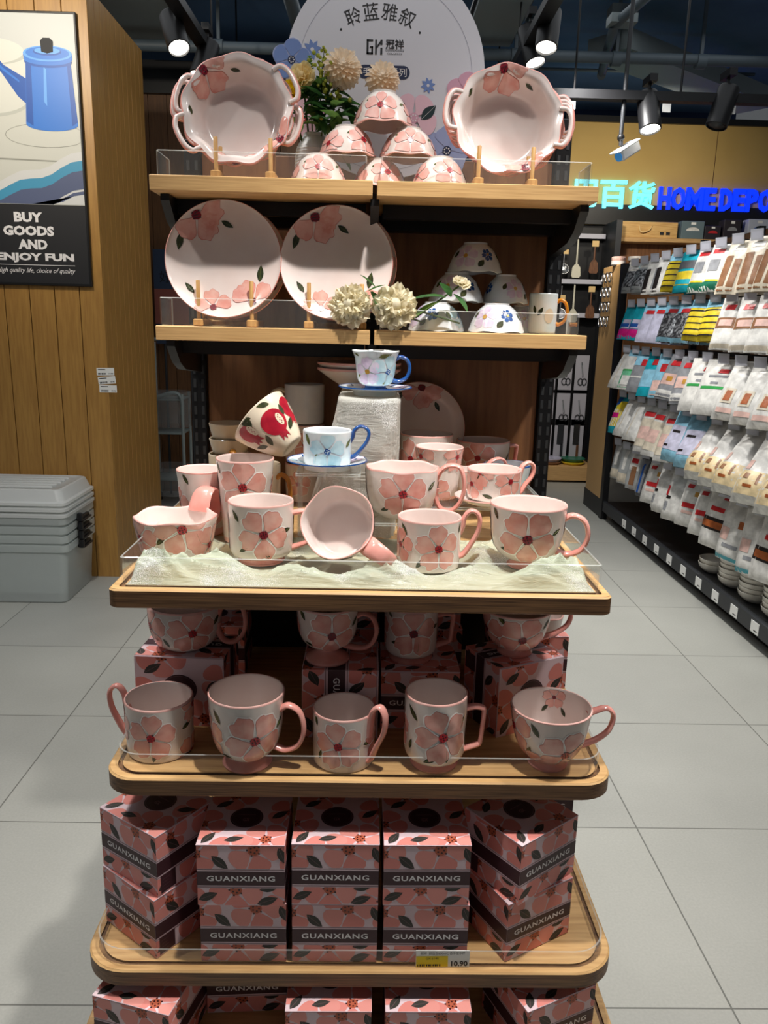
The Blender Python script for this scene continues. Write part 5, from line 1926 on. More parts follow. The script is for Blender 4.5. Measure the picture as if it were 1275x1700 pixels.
# ------------------------------------------------------------------ flowers
for nm, c, c2 in (('rose_white', (242, 236, 214), (232, 222, 190)), ('rose_cream', (252, 238, 190), (248, 224, 160)), ('rose_yellow', (244, 222, 40), (236, 200, 20)), ('mum', (255, 244, 226), (252, 230, 200)),
                  ('greenleaf', (74, 122, 62), (48, 90, 46)), ('greenleaf2', (128, 166, 84), (98, 138, 66)), ('stem', (92, 120, 62), (80, 104, 52)), ('sprig', (208, 210, 90), (176, 186, 70))):
    M[nm] = petal_mat(nm, c, c2)


def petal_patch(mb, xf, L, W, cup, m, n=4, curl=.25, ruffle=0.0, ph=0.0):
    """a cupped petal growing along +Y of xf, inner face towards +Z"""
    rows = []
    for i in range(n + 1):
        t = i / n
        w = W * min(1, .3 + 1.5 * t) * math.sqrt(max(.06, 1 - (max(0, t - .5) / .53) ** 4))
        row = []
        for j in range(5):
            u = (j - 2) / 2
            z = cup * (u * u * w * .9) + cup * L * .5 * t * t - curl * L * max(0, t - .75) * 1.6
            z += ruffle * L * sin(u * 4.2 + ph) * t * t
            row.append((u * w, L * t * (1 - .06 * u * u + .08 * ruffle * 4 * cos(u * 5 + ph) * t), z))
        rows.append(row)
    mb.loft(rows, m, False, False, False, xf)


def bloom(kind, r, m, seed=1):
    mb = MB()
    rng = random.Random(seed)
    if kind == 'mum':
        N = 170
        for k in range(N):
            t = (k + .5) / N
            th = math.acos(1 - 1.72 * t)
            a = k * 2.399963
            d = Vector((sin(th) * cos(a), sin(th) * sin(a), cos(th)))
            side = Vector((-sin(a), cos(a), 0))
            tang = side.cross(d)
            if tang.z > 0:
                tang = -tang
            lift = RAD(58 - 20 * t)
            D = (d * sin(lift) + tang * cos(lift)).normalized()
            Z = side.cross(D)
            sd = side
            if Z.dot(d) < 0:
                sd, Z = -side, -Z
            q = Matrix((sd, D, Z)).transposed().to_4x4()
            petal_patch(mb, Matrix.Translation(d * r * .5) @ q, r * rng.uniform(.5, .62), r * .13, .45, m, 4, .25)
        mb.ball((0, 0, 0), r * .62, m, 16, 10)
    else:
        mb.ball((0, 0, -r * .1), r * .38, m, 12, 8)
        N = 64 if kind == 'peony' else 24
        for k in range(N):
            t = (k + .5) / N
            pe = kind == 'peony'
            th = RAD(8 + (90 if pe else 62) * t ** .75) + rng.uniform(-.16, .16) * (1 if pe else .4)
            a = k * 2.399963 + rng.uniform(-.3, .3)
            d = Vector((sin(th) * cos(a), sin(th) * sin(a), cos(th)))
            side = Vector((0, 0, 1)).cross(d)
            side = side.normalized() if side.length > 1e-4 else Vector((1, 0, 0))
            inn = side.cross(d).normalized() * -1
            inn = d.cross(side).normalized()
            if inn.dot(Vector((0, 0, 1))) < 0 and th > .3:
                inn = -inn
            R_ = Matrix((side, d, side.cross(d))).transposed().to_4x4()
            L = r * (.66 + .40 * t) * (rng.uniform(.8, 1.1) if pe else rng.uniform(.92, 1.06))
            base = Vector((0, 0, -r * .35)) + d * r * .06
            petal_patch(mb, Matrix.Translation(base) @ R_, L * 1.15, r * ((.22 + .26 * t) if pe else (.3 + .26 * t)), .4 + .3 * (1 - t), m, 6, .3, .16 if pe else .05, rng.uniform(0, 6))
    return mb


def leaf_blade(mb, p, d, L, W, m, droop=.25, up=Vector((0, 0, 1))):
    d = Vector(d).normalized()
    s_ = d.cross(up)
    s_ = s_.normalized() if s_.length > 1e-4 else Vector((1, 0, 0))
    n = s_.cross(d)
    rows = []
    for i in range(6):
        t = i / 5
        w = W * sin(pi * (t * .92 + .06)) ** .8
        c = Vector(p) + d * L * t - up * droop * L * t * t
        rows.append([c - s_ * w + n * w * .3, c, c + s_ * w + n * w * .3])
    mb.loft(rows, m, False)


def flower_stem(name, label, cat, kind, r, m, head, facing, foot_pt, leaves=(), seed=1, group=None, bend=None):
    """one artificial stem: flower head, stem and leaves; head = centre of the bloom"""
    head, foot_pt = Vector(head), Vector(foot_pt)
    t = thing(name, label, cat, tuple(foot_pt), 0, group)
    q = Vector(facing).normalized().to_track_quat('Z', 'Y')
    o = bloom(kind, r, m, seed).build('flower_head', t, tuple(head - foot_pt), True, 60)
    o.rotation_mode = 'QUATERNION'
    o.rotation_quaternion = q
    mb = MB()
    back = head - Vector(facing).normalized() * r * .35
    mid = bend if bend else (foot_pt + back) / 2 + Vector((0, .004, 0))
    path = cr([Vector((0, 0, 0)), Vector(mid) - foot_pt, back - foot_pt], 5)
    mb.tube(path, .0018, 'stem', 8)
    st = mb.build('stem', t)
    for (p, d, L, W, dr) in leaves:
        mb = MB()
        leaf_blade(mb, Vector(p) - foot_pt, d, L, W, 'greenleaf' if dr > 0 else 'greenleaf2', abs(dr))
        mb.build('leaf', st, None, True, 70)
    return t


# white peonies lying on the second shelf's front edge
flower_stem('peony_stem', 'white peony facing the camera in front of the second round plate', 'artificial flower', 'peony', .033, 'rose_white', (-.04, 1.492, 1.432), (-.1, -1, .22), (.10, 1.545, 1.402),
            [((-.005, 1.5, 1.455), (1, .2, .5), .035, .009, .1)], 3, 'white peonies on the second shelf', bend=(.02, 1.53, 1.425))
flower_stem('peony_stem', 'larger white peony hanging over the shelf joint, right of the other', 'artificial flower', 'peony', .036, 'rose_white', (.046, 1.492, 1.433), (.1, -1, .35), (.17, 1.545, 1.402),
            [((.0, 1.51, 1.455), (.4, -.3, -.6), .045, .014, .2), ((.008, 1.512, 1.462), (-.6, .1, .55), .04, .010, .1)], 5, 'white peonies on the second shelf', bend=(.1, 1.53, 1.42))
flower_stem('rosebud_stem', 'white rosebud with green leaves lying across the lit blue flowered bowl', 'artificial flower', 'rose', .017, 'rose_white', (.172, 1.548, 1.478), (.35, -.55, .9), (.085, 1.535, 1.41),
            [((.14, 1.535, 1.448), (-1, -.2, .15), .07, .017, .25), ((.13, 1.535, 1.44), (-.8, -.3, -.35), .06, .016, -.2), ((.155, 1.54, 1.455), (.5, -.3, -.5), .04, .014, .15), ((.15, 1.54, 1.45), (-.4, -.3, .5), .04, .012, .1)], 8)

# the bouquet on the top shelf
vz = ZT
t = thing('vase', 'small white ribbed vase holding the artificial bouquet on the top shelf', 'vase', (-.118, 1.69, vz))
prof = []
for i in range(41):
    k = i / 40
    prof.append(((.03 + .008 * sin(pi * (k * .9 + .1))) * (1 - .32 * sm((k - .7) / .3)) + (.0007 if i % 2 else -.0004), .001 + .112 * k))
prof = [(0, .001), (.024, 0)] + prof + [(prof[-1][0] - .003, .112)] + [(prof[-1][0] - .006, .02), (0, .015)]
mb = MB()
mb.lathe(prof, 'camwhite', 40)
mb.build('body', t)
vm = Vector((-.118, 1.69, vz + .03))
rng = random.Random(11)


def fol(c, n, L, sp):
    out = []
    for i in range(n):
        a = rng.uniform(0, 2 * pi)
        d = Vector((cos(a), sin(a) * .6 - .2, rng.uniform(-.2, .7)))
        p = Vector(c) + Vector((rng.uniform(-sp, sp), rng.uniform(-sp, sp) * .5, rng.uniform(-sp, sp)))
        out.append((tuple(p), tuple(d), L * rng.uniform(.8, 1.3), L * .26, rng.choice((.3, .2, -.2))))
    return out


flower_stem('chrysanthemum_stem', 'big peach chrysanthemum with dark leaves, largest bloom of the bouquet', 'artificial flower', 'mum', .036, 'mum', (-.062, 1.645, 1.862), (.1, -.8, .5), (-.112, 1.69, vz + .03),
            fol((-.085, 1.66, 1.80), 16, .05, .032), 2, 'bouquet in the ribbed vase')
flower_stem('chrysanthemum_stem', 'single round peach chrysanthemum blooming just above the topmost pink bowl', 'artificial flower', 'mum', .033, 'mum', (.014, 1.655, 1.848), (0, -.8, .55), (-.105, 1.685, vz + .03),
            fol((-.04, 1.67, 1.79), 10, .045, .03), 4, 'bouquet in the ribbed vase')
flower_stem('rose_stem', 'cream yellow rose at the upper left of the bouquet', 'artificial flower', 'rose', .024, 'rose_cream', (-.140, 1.65, 1.852), (-.3, -.9, .3), (-.121, 1.69, vz + .03),
            fol((-.125, 1.66, 1.81), 8, .04, .02), 6, 'bouquet in the ribbed vase')
flower_stem('rose_stem', 'bright yellow rose beside the dish handle, lowest of the bouquet', 'artificial flower', 'rose', .022, 'rose_yellow', (-.164, 1.645, 1.822), (-.4, -.85, .2), (-.124, 1.69, vz + .03),
            fol((-.135, 1.665, 1.785), 8, .04, .02), 7, 'bouquet in the ribbed vase')
for i, (c, lab) in enumerate((((-.10, 1.66, 1.865), 'taller'), ((-.085, 1.64, 1.84), 'shorter'))):
    t = thing('filler_sprig', lab + ' sprig of tiny yellow green buds among the bouquet leaves', 'artificial flower', tuple(vm), 0, 'bouquet in the ribbed vase')
    c = Vector(c) - vm
    mb = MB()
    mb.tube(cr([(0, 0, 0), c * .5 + Vector((0, .006, 0)), c], 4), .0014, 'stem', 6)
    mb.build('stem', t)
    mb = MB()
    for k in range(46):
        p = c + Vector((rng.gauss(0, .014), rng.gauss(0, .01), rng.gauss(0, .02)))
        mb.ball(p, rng.uniform(.0025, .0045), 'sprig', 7, 4)
        if k % 3 == 0:
            mb.tube([c * .85, p], .0007, 'stem', 5)
    o = mb.build('bud', t)
    o['kind'] = 'stuff'
t = thing('leafy_stem', 'upright pale green grass plume above the cream rose', 'artificial leaf', tuple(vm), 0, 'bouquet in the ribbed vase')
c = Vector((-.125, 1.66, 1.885)) - vm
mb = MB()
mb.tube(cr([(0, 0, 0), c * .5, c], 4), .0014, 'stem', 6)
for k in range(14):
    p = c * (.72 + .28 * k / 13)
    for s_ in (-1, 1):
        leaf_blade(mb, p, (s_ * .8, -.3, .7), .016 * (1.2 - k / 16), .0035, 'greenleaf2', .1)
mb.build('plume', t)
t = thing('leafy_stem', 'spray of broad dark green leaves filling the bouquet right of the vase', 'artificial leaf', tuple(vm), 0, 'bouquet in the ribbed vase')
mb = MB()
mb.tube(cr([(0, 0, 0), (.02, 0, .08), (.05, -.02, .125)], 4), .0018, 'stem', 6)
st = mb.build('stem', t)
for k in range(26):
    a = rng.uniform(0, 2 * pi)
    p = Vector((.028 + rng.gauss(0, .026), -.03 + rng.gauss(0, .008), .10 + rng.gauss(0, .024)))
    mb = MB()
    leaf_blade(mb, p, (cos(a), -.35, sin(a) * .8), rng.uniform(.035, .055), .0125, rng.choice(('greenleaf', 'greenleaf', 'greenleaf2')), .25)
    mb.build('leaf', st, None, True, 70)

# ------------------------------------------------------------------ round sign board behind the top shelf
for nm, c in (('signwhite', (220, 220, 228)), ('signring', (150, 150, 168)), ('signpink', (220, 168, 190)), ('signpink2', (236, 196, 210)), ('signblue', (116, 142, 200)), ('signlilac', (160, 172, 214)), ('signnavy', (34, 44, 78)), ('signleaf', (24, 48, 52))):
    M[nm] = mat(nm, c, .55)
t = thing('sign_board', 'round white advertising board with Chinese title and printed flowers on the top shelf', 'sign', (.02, 1.745, 0))
SR, SZ = .2, 1.888
mb = MB()
dsc = ell(0, SZ, SR, SR, 72)
base = [p for p in dsc]
outl = []
for x, z in dsc:
    outl.append((x, max(z, ZT + .0005)))
mb.loft([[(x, 0, z) for x, z in outl], [(x, .006, z) for x, z in outl]], 'signwhite', True, True, True)
# printed blossoms cut out past the rim
for cx, cz, r, m in ((.165, 1.852, .042, 'signpink'), (-.187, 1.905, .04, 'signlilac'), (-.165, 1.80, .045, 'signpink'), (.13, 1.745, .05, 'signlilac')):
    n = 40
    pts = [(cx + r * (.78 + .22 * abs(cos(2.5 * a))) * cos(a + .2), cz + r * (.78 + .22 * abs(cos(2.5 * a))) * sin(a + .2)) for a in [2 * pi * k / n for k in range(n)]]
    mb.loft([[(x, -.0015, max(z, ZT + .001)) for x, z in pts], [(x, .004, max(z, ZT + .001)) for x, z in pts]], m, True, True, True)
mb.build('board', t, smooth=False)
S_ = plane_S((0, -.0002, 0), (1, 0, 0), (0, 0, 1))
mb = MB()
N = 96
for k in range(N):
    a, b = 2 * pi * k / N, 2 * pi * (k + 1) / N
    c = [(cos(q) * r, SZ - .008 + sin(q) * r) for q, r in ((a, .1745), (a, .1752), (b, .1752), (b, .1745))]
    if all(p[1] > ZT + .01 for p in c):
        mb.poly(c, S_, .0004, 'signring')
for ch, a in zip('聆蓝雅叙', (22, 7.5, -7.5, -22)):
    an = RAD(90 + a)
    r = .142
    text(mb, ch, S_, -.012 + r * cos(an), 1.855 + r * sin(an), width=.031, m='kprint', off=.0006, rot=RAD(a))
for a in (34, -35):
    an = RAD(90 + a)
    mb.poly(ell(-.012 + .138 * cos(an), 1.848 + .138 * sin(an), .0022, .0022, 10), S_, .0006, 'kprint')
# logo: G and X strokes
lx, lz = -.022, 1.933
for a, b, c, d in ((-.016, -.012, -.0135, .0135), (-.016, -.003, .010, .0135), (-.016, -.003, -.0135, -.010), (-.0065, -.003, -.0135, .001), (-.0095, -.003, -.002, .001), (.001, .0045, -.0135, .0135), (.0115, .0155, -.0135, -.001), (.0115, .0155, .004, .0135)):
    rect(mb, S_, lx + a, lx + b, lz + c, lz + d, 'kprint', .0006)
mb.poly([(lx + .0045, lz - .003), (lx + .0115, lz + .006), (lx + .0115, lz + .0115), (lx + .0045, lz + .002)], S_, .0006, 'kprint')
text(mb, '冠祥', S_, .018, 1.939, width=.036, m='kprint', off=.0006, bold=.02)
text(mb, 'GUANXIANG', S_, .018, 1.928, width=.036, m='kprint', off=.0006)
text(mb, 'CERAMICS', S_, .018, 1.9215, width=.03, height=.003, m='kprint', off=.0006)
pill = []
for cx, a0 in ((.037, -pi / 2), (-.042, pi / 2)):
    pill += [(cx + .0125 * cos(a0 + pi * k / 10), 1.888 + .0125 * sin(a0 + pi * k / 10)) for k in range(11)]
mb.poly(pill, S_, .0006, 'signnavy')
text(mb, '手', S_, -.037, 1.888, width=.015, m='wprint', off=.0008)
text(mb, '系列', S_, .027, 1.888, width=.032, m='wprint', off=.0008)
for cx, cz, r, m in ((-.146, 1.925, .019, 'signblue'), (.087, 1.866, .015, 'signblue')):
    for k in range(8):
        mb.poly(xf2(leaf_pts(12, .22), cx, cz, r, k * pi / 4 + .2), S_, .0006 + .00002 * k, m)
    mb.poly(ell(cx, cz, r * .2, r * .2, 10), S_, .001, 'signwhite')
for cx, cz, r, m, ro, h_ in ((.165, 1.852, .041, 'signpink', .3, 'heart'), (.06, 1.805, .05, 'signpink2', .9, 'signpink'), (-.165, 1.80, .044, 'signpink2', .2, 'heart'), (.13, 1.745, .046, 'signlilac', .5, 'signnavy'), (-.187, 1.905, .039, 'signblue', .2, 'signnavy')):
    off = .0019
    for k in range(5):
        pp = [(x, max(z, ZT + .002)) for x, z in xf2(petal_pts(18, .44, .02), cx, cz, r, ro + k * 2 * pi / 5)]
        mb.poly(pp, S_, off + .00003 * k, m)
    mb.poly(ell(cx, cz, r * .2, r * .2, 14), S_, off + .0003, h_)
    for k in range(7):
        a = k * 2 * pi / 7
        mb.poly(ell(cx + r * .12 * cos(a), cz + r * .12 * sin(a), r * .035, r * .035, 6), S_, off + .0005, 'wprint')
mb.poly(xf2(leaf_pts(14, .26), .075, 1.802, .04, .75), S_, .0024, 'signleaf')
mb.poly(xf2([(.05, -.008), (.95, -.005), (.95, .005), (.05, .008)], .075, 1.802, .04, .75), S_, .0026, 'wprint')
mb.build('print', t, smooth=False)


# ------------------------------------------------------------------ scalloped baking dishes
def dish_proto():
    t = bpy.data.objects.new('baking_dish', None)
    COL.objects.link(t)
    inn = [(p[0], p[1]) for p in cr([(0, .004, 0), (.045, .004, 0), (.066, .008, 0), (.076, .03, 0), (.085, .054, 0), (.098, .0585, 0)], 5)]
    out = [(p[0], p[1]) for p in cr([(.045, 0, 0), (.068, .003, 0), (.0795, .027, 0), (.088, .0505, 0), (.0985, .055, 0)], 5)]

    def mod(a, r, z):
        k = sm((r - .06) / .034)
        return r * (1 + .03 * k * cos(9 * a + pi)), z + .0015 * k * cos(9 * a)
    prof = [(0, .0)] + out + [(.1, .0572)] + list(reversed(inn))
    ms = ['glaze'] * len(out) + ['pinkhandle'] * 2 + ['inside'] * (len(inn) - 1)
    mb = MB()
    mb.lathe(prof, ms, 80, None, mod)
    P = Prof(inn, -1, mod)
    S = P.disc(P.L - .001)
    flower(mb, S, -.03, .12, .06, -2.2, fill='petal', line='rosy', heart='heart_dk', only=(0, 1, 2), lw=1.04)
    leaf(mb, S, .03, .1, .024, -.7)
    leaf(mb, S, -.1, .062, .024, -1.9)
    flower(mb, S, .06, -.11, .055, .8, fill='petal', line='rosy', heart='heart_dk', only=(0, 1, 2), lw=1.04)
    leaf(mb, S, .012, -.1, .022, 2.9)
    mb.build('bowl', t)
    for s_ in (0, pi):
        mb = MB()
        pts = [(.09, -.034, .0565), (.097, -.0345, .0577), (.106, -.033, .058), (.1135, -.02, .0585), (.1155, 0, .0585), (.1135, .02, .0585), (.106, .033, .058), (.097, .0345, .0577), (.09, .034, .0565)]
        mb.tube(cr(pts, 4), .0042, 'pinkhandle', 12, Matrix.Rotation(s_, 4, 'Z'), .9, (0, 0, 1))
        mb.tube([(p[0] * .985, p[1] * .96, p[2] + .0012) for p in cr(pts, 4)], .004, 'inside', 12, Matrix.Rotation(s_, 4, 'Z'), .9, (0, 0, 1))
        mb.build('handle', t)
    return t


d0 = dish_proto()


def dish(x, y, z, spin, label, first=[True]):
    if first[0]:
        o = d0
        first[0] = False
    else:
        o = dup(d0)
    o.location = (x, y, z)
    o.rotation_mode = 'ZYX'
    o.rotation_euler = (RAD(77), 0, RAD(spin))
    return tag(o, label, 'baking dish', 'scalloped pink baking dishes')


easel(-.234, 1.532, ZT, 'bamboo plate stand carrying the stack of dishes at the left of the top shelf', .098, .07)
easel(.2395, 1.532, ZT, 'bamboo plate stand carrying the stack of dishes at the right of the top shelf', .098, .068)
dz = ZT + .0145 + .0925
for i, (sp, lab) in enumerate(((28, 'front'), (165, 'middle'), (-10, 'rear'))):
    dish(-.247 + i * .004 * (1, 0, -1)[i], 1.607 + i * .017, dz + i * .0015 + .002, sp, lab + ' of three nested scalloped pink dishes at the left of the top shelf')
for i, (sp, lab) in enumerate(((-8, 'front'), (-3, 'second'), (2, 'third'), (8, 'rearmost'))):
    dish(.2425 + i * .004, 1.607 + i * .014, dz + i * .0016 - .001, sp, lab + ' of four nested scalloped pink dishes at the right of the top shelf')


# ================================================================== right-hand rack of hanging goods
rack = thing('display_rack', 'long black and oak wall rack of hanging kitchen packs along the right aisle', 'display rack', (0, 0, 0))
Y0, Y1 = 2.2, 5.72
mb = MB()
mb.box(1.785, 2.34, Y0, Y1, .085, .14, 'black', None, .004)
mb.box(1.84, 2.34, Y0, Y1, 0, .085, 'black')
mb.build('base_deck', rack)
mb = MB()
y = Y0
while y < Y1 - .05:
    e = min(y + .88, Y1)
    mb.box(1.76, 1.786, y + .002, e - .002, .065, .145, 'char', None, .004)
    y += .88
mb.build('kick_rail', rack)
mb = MB()
mb.box(2.30, 2.345, Y0, Y1, .14, 1.98, 'oak_back')
mb.build('back_panel', rack)
for y in (2.3, 3.15, 4.0, 4.85, 5.66):
    mb = MB()
    mb.box(2.26, 2.299, y - .02, y + .02, .14, 2.0, 'black')
    mb.build('post', rack)
mb = MB()
mb.box(1.762, 1.80, 5.79, 6.22, .14, 1.84, 'oak', None, .003)
mb.build('end_panel', rack)
mb = MB()
mb.box(1.755, 1.80, 5.724, 5.785, 0.0, 1.84, 'black')
mb.box(1.765, 1.81, 5.786, 6.26, 0, .139, 'black')
mb.build('end_post', rack)

ROWS = [1.835, 1.562, 1.255, .945, .60]
M['tagclear'] = clear_mat('tag_holder', (214, 216, 224), .75)
M['tagpaper'] = mat('tag_paper', (186, 186, 196), .6)
_hook = MB()
_hook.tube([(0.44, 0, 0), (0.012, 0, 0), (0, 0, .012)], .0028, 'black', 6)
_tag = MB()
_tag.box(-.001, .001, -.034, .034, -.052, 0, 'tagclear')
_tag.box(-.0016, -.0011, -.028, .028, -.045, -.012, 'tagpaper')
hook0 = tag0 = None
hooks = []
for ri, z in enumerate(ROWS):
    mb = MB()
    mb.box(2.23, 2.255, Y0, Y1, z - .012, z + .012, 'black')
    mb.build('hook_bar', rack)
    n = 14
    for k in range(n):
        y = 5.62 - k * .195 - .01 * (ri % 2)
        if hook0 is None:
            hook0 = _hook.build('hook', rack)
            tag0 = _tag.build('price_holder', hook0, None, False)
            h, g = hook0, tag0
        else:
            h = hook0.copy()
            g = tag0.copy()
            COL.objects.link(h)
            COL.objects.link(g)
            h.parent = rack
            g.parent = h
        h.location = (1.80, y, z + .004)
        g.location = (-.003, -.005, .028)
        g.rotation_euler = (0, RAD(-8), RAD(28))
        hooks.append((ri, k, y, z))

for nm, c in (('pk_white', (232, 230, 224)), ('pk_cream', (226, 214, 192)), ('pk_grey', (92, 94, 98)), ('pk_silver', (150, 152, 156)), ('pk_teal', (28, 172, 190)), ('pk_yellow', (236, 208, 50)), ('pk_green', (40, 120, 92)),
              ('pk_brown', (150, 106, 74)), ('pk_magenta', (214, 30, 130)), ('pk_sky', (150, 208, 232)), ('pk_lilac', (206, 204, 226)), ('pk_mint', (120, 206, 160)), ('pk_red', (206, 44, 48)), ('pk_pink', (236, 196, 184)), ('pk_gold', (204, 150, 62)),
              ('pk_dark', (40, 36, 36)), ('pk_food', (176, 96, 50)), ('pk_sponge', (238, 214, 168)), ('pk_blue', (36, 90, 170)), ('pk_grass', (60, 168, 84))):
    M[nm] = mat(nm, c, .38, rgb2=tuple(int(v * .86) for v in c), nscale=26, bump=.25, bscale=30)
M['pk_clear'] = clear_mat('pack_film', (236, 240, 240), .5, .9, .12)
M['pk_wool'] = mat('steel_wool', (70, 70, 74), .35, .5, rgb2=(180, 182, 186), nscale=60, detail=6, lo=.45, hi=.6, bump=.5)


def pack_mesh(w, h, th, base, decor=(), bulge=0.0, taper=0.0, lean=0.0, header=.05):
    """hanging pack: hole at the origin, body below, front face towards -X (u runs along -Y .. +Y)"""
    mb = MB()
    NU, NV = 8, 10

    def g(u, v, sgn, o=0):
        # u -1..1 across, v 0..1 from top to bottom
        fill = sm((v - header) / .25) * (1 - .75 * sm((v - .9) / .1))
        t_ = th * fill * (1 - abs(u) ** 3 * .85) * (.55 + .45 * v + bulge * math.exp(-((v - .72) / .2) ** 2)) + .0015
        ww = w / 2 * (1 - taper * (1 - v)) * (1 + .02 * sin(7 * v + 3 * u))
        return Vector((-sgn * (t_ + o) * (1.25 if sgn > 0 else .35) - lean * v * h, -u * ww, .012 - v * h))
    for sgn in (1, -1):
        vs = [g(-1 + 2 * i / NU, j / NV, sgn) for j in range(NV + 1) for i in range(NU + 1)]
        fs = []
        for j in range(NV):
            for i in range(NU):
                a = j * (NU + 1) + i
                q = (a, a + NU + 1, a + NU + 2, a + 1)
                fs.append(q if sgn > 0 else q[::-1])
        mb.add(vs, fs, base)
    for d in decor:
        u0, u1, v0, v1, m = d[:5]
        k = d[5] if len(d) > 5 else .0012
        n, l = 6, max(2, int((v1 - v0) * 12))
        vs = [g(u0 + (u1 - u0) * i / n, v0 + (v1 - v0) * j / l, 1, k) for j in range(l + 1) for i in range(n + 1)]
        mb.add(vs, [(j * (n + 1) + i, (j + 1) * (n + 1) + i, (j + 1) * (n + 1) + i + 1, j * (n + 1) + i + 1) for j in range(l) for i in range(n)], m)
    return mb


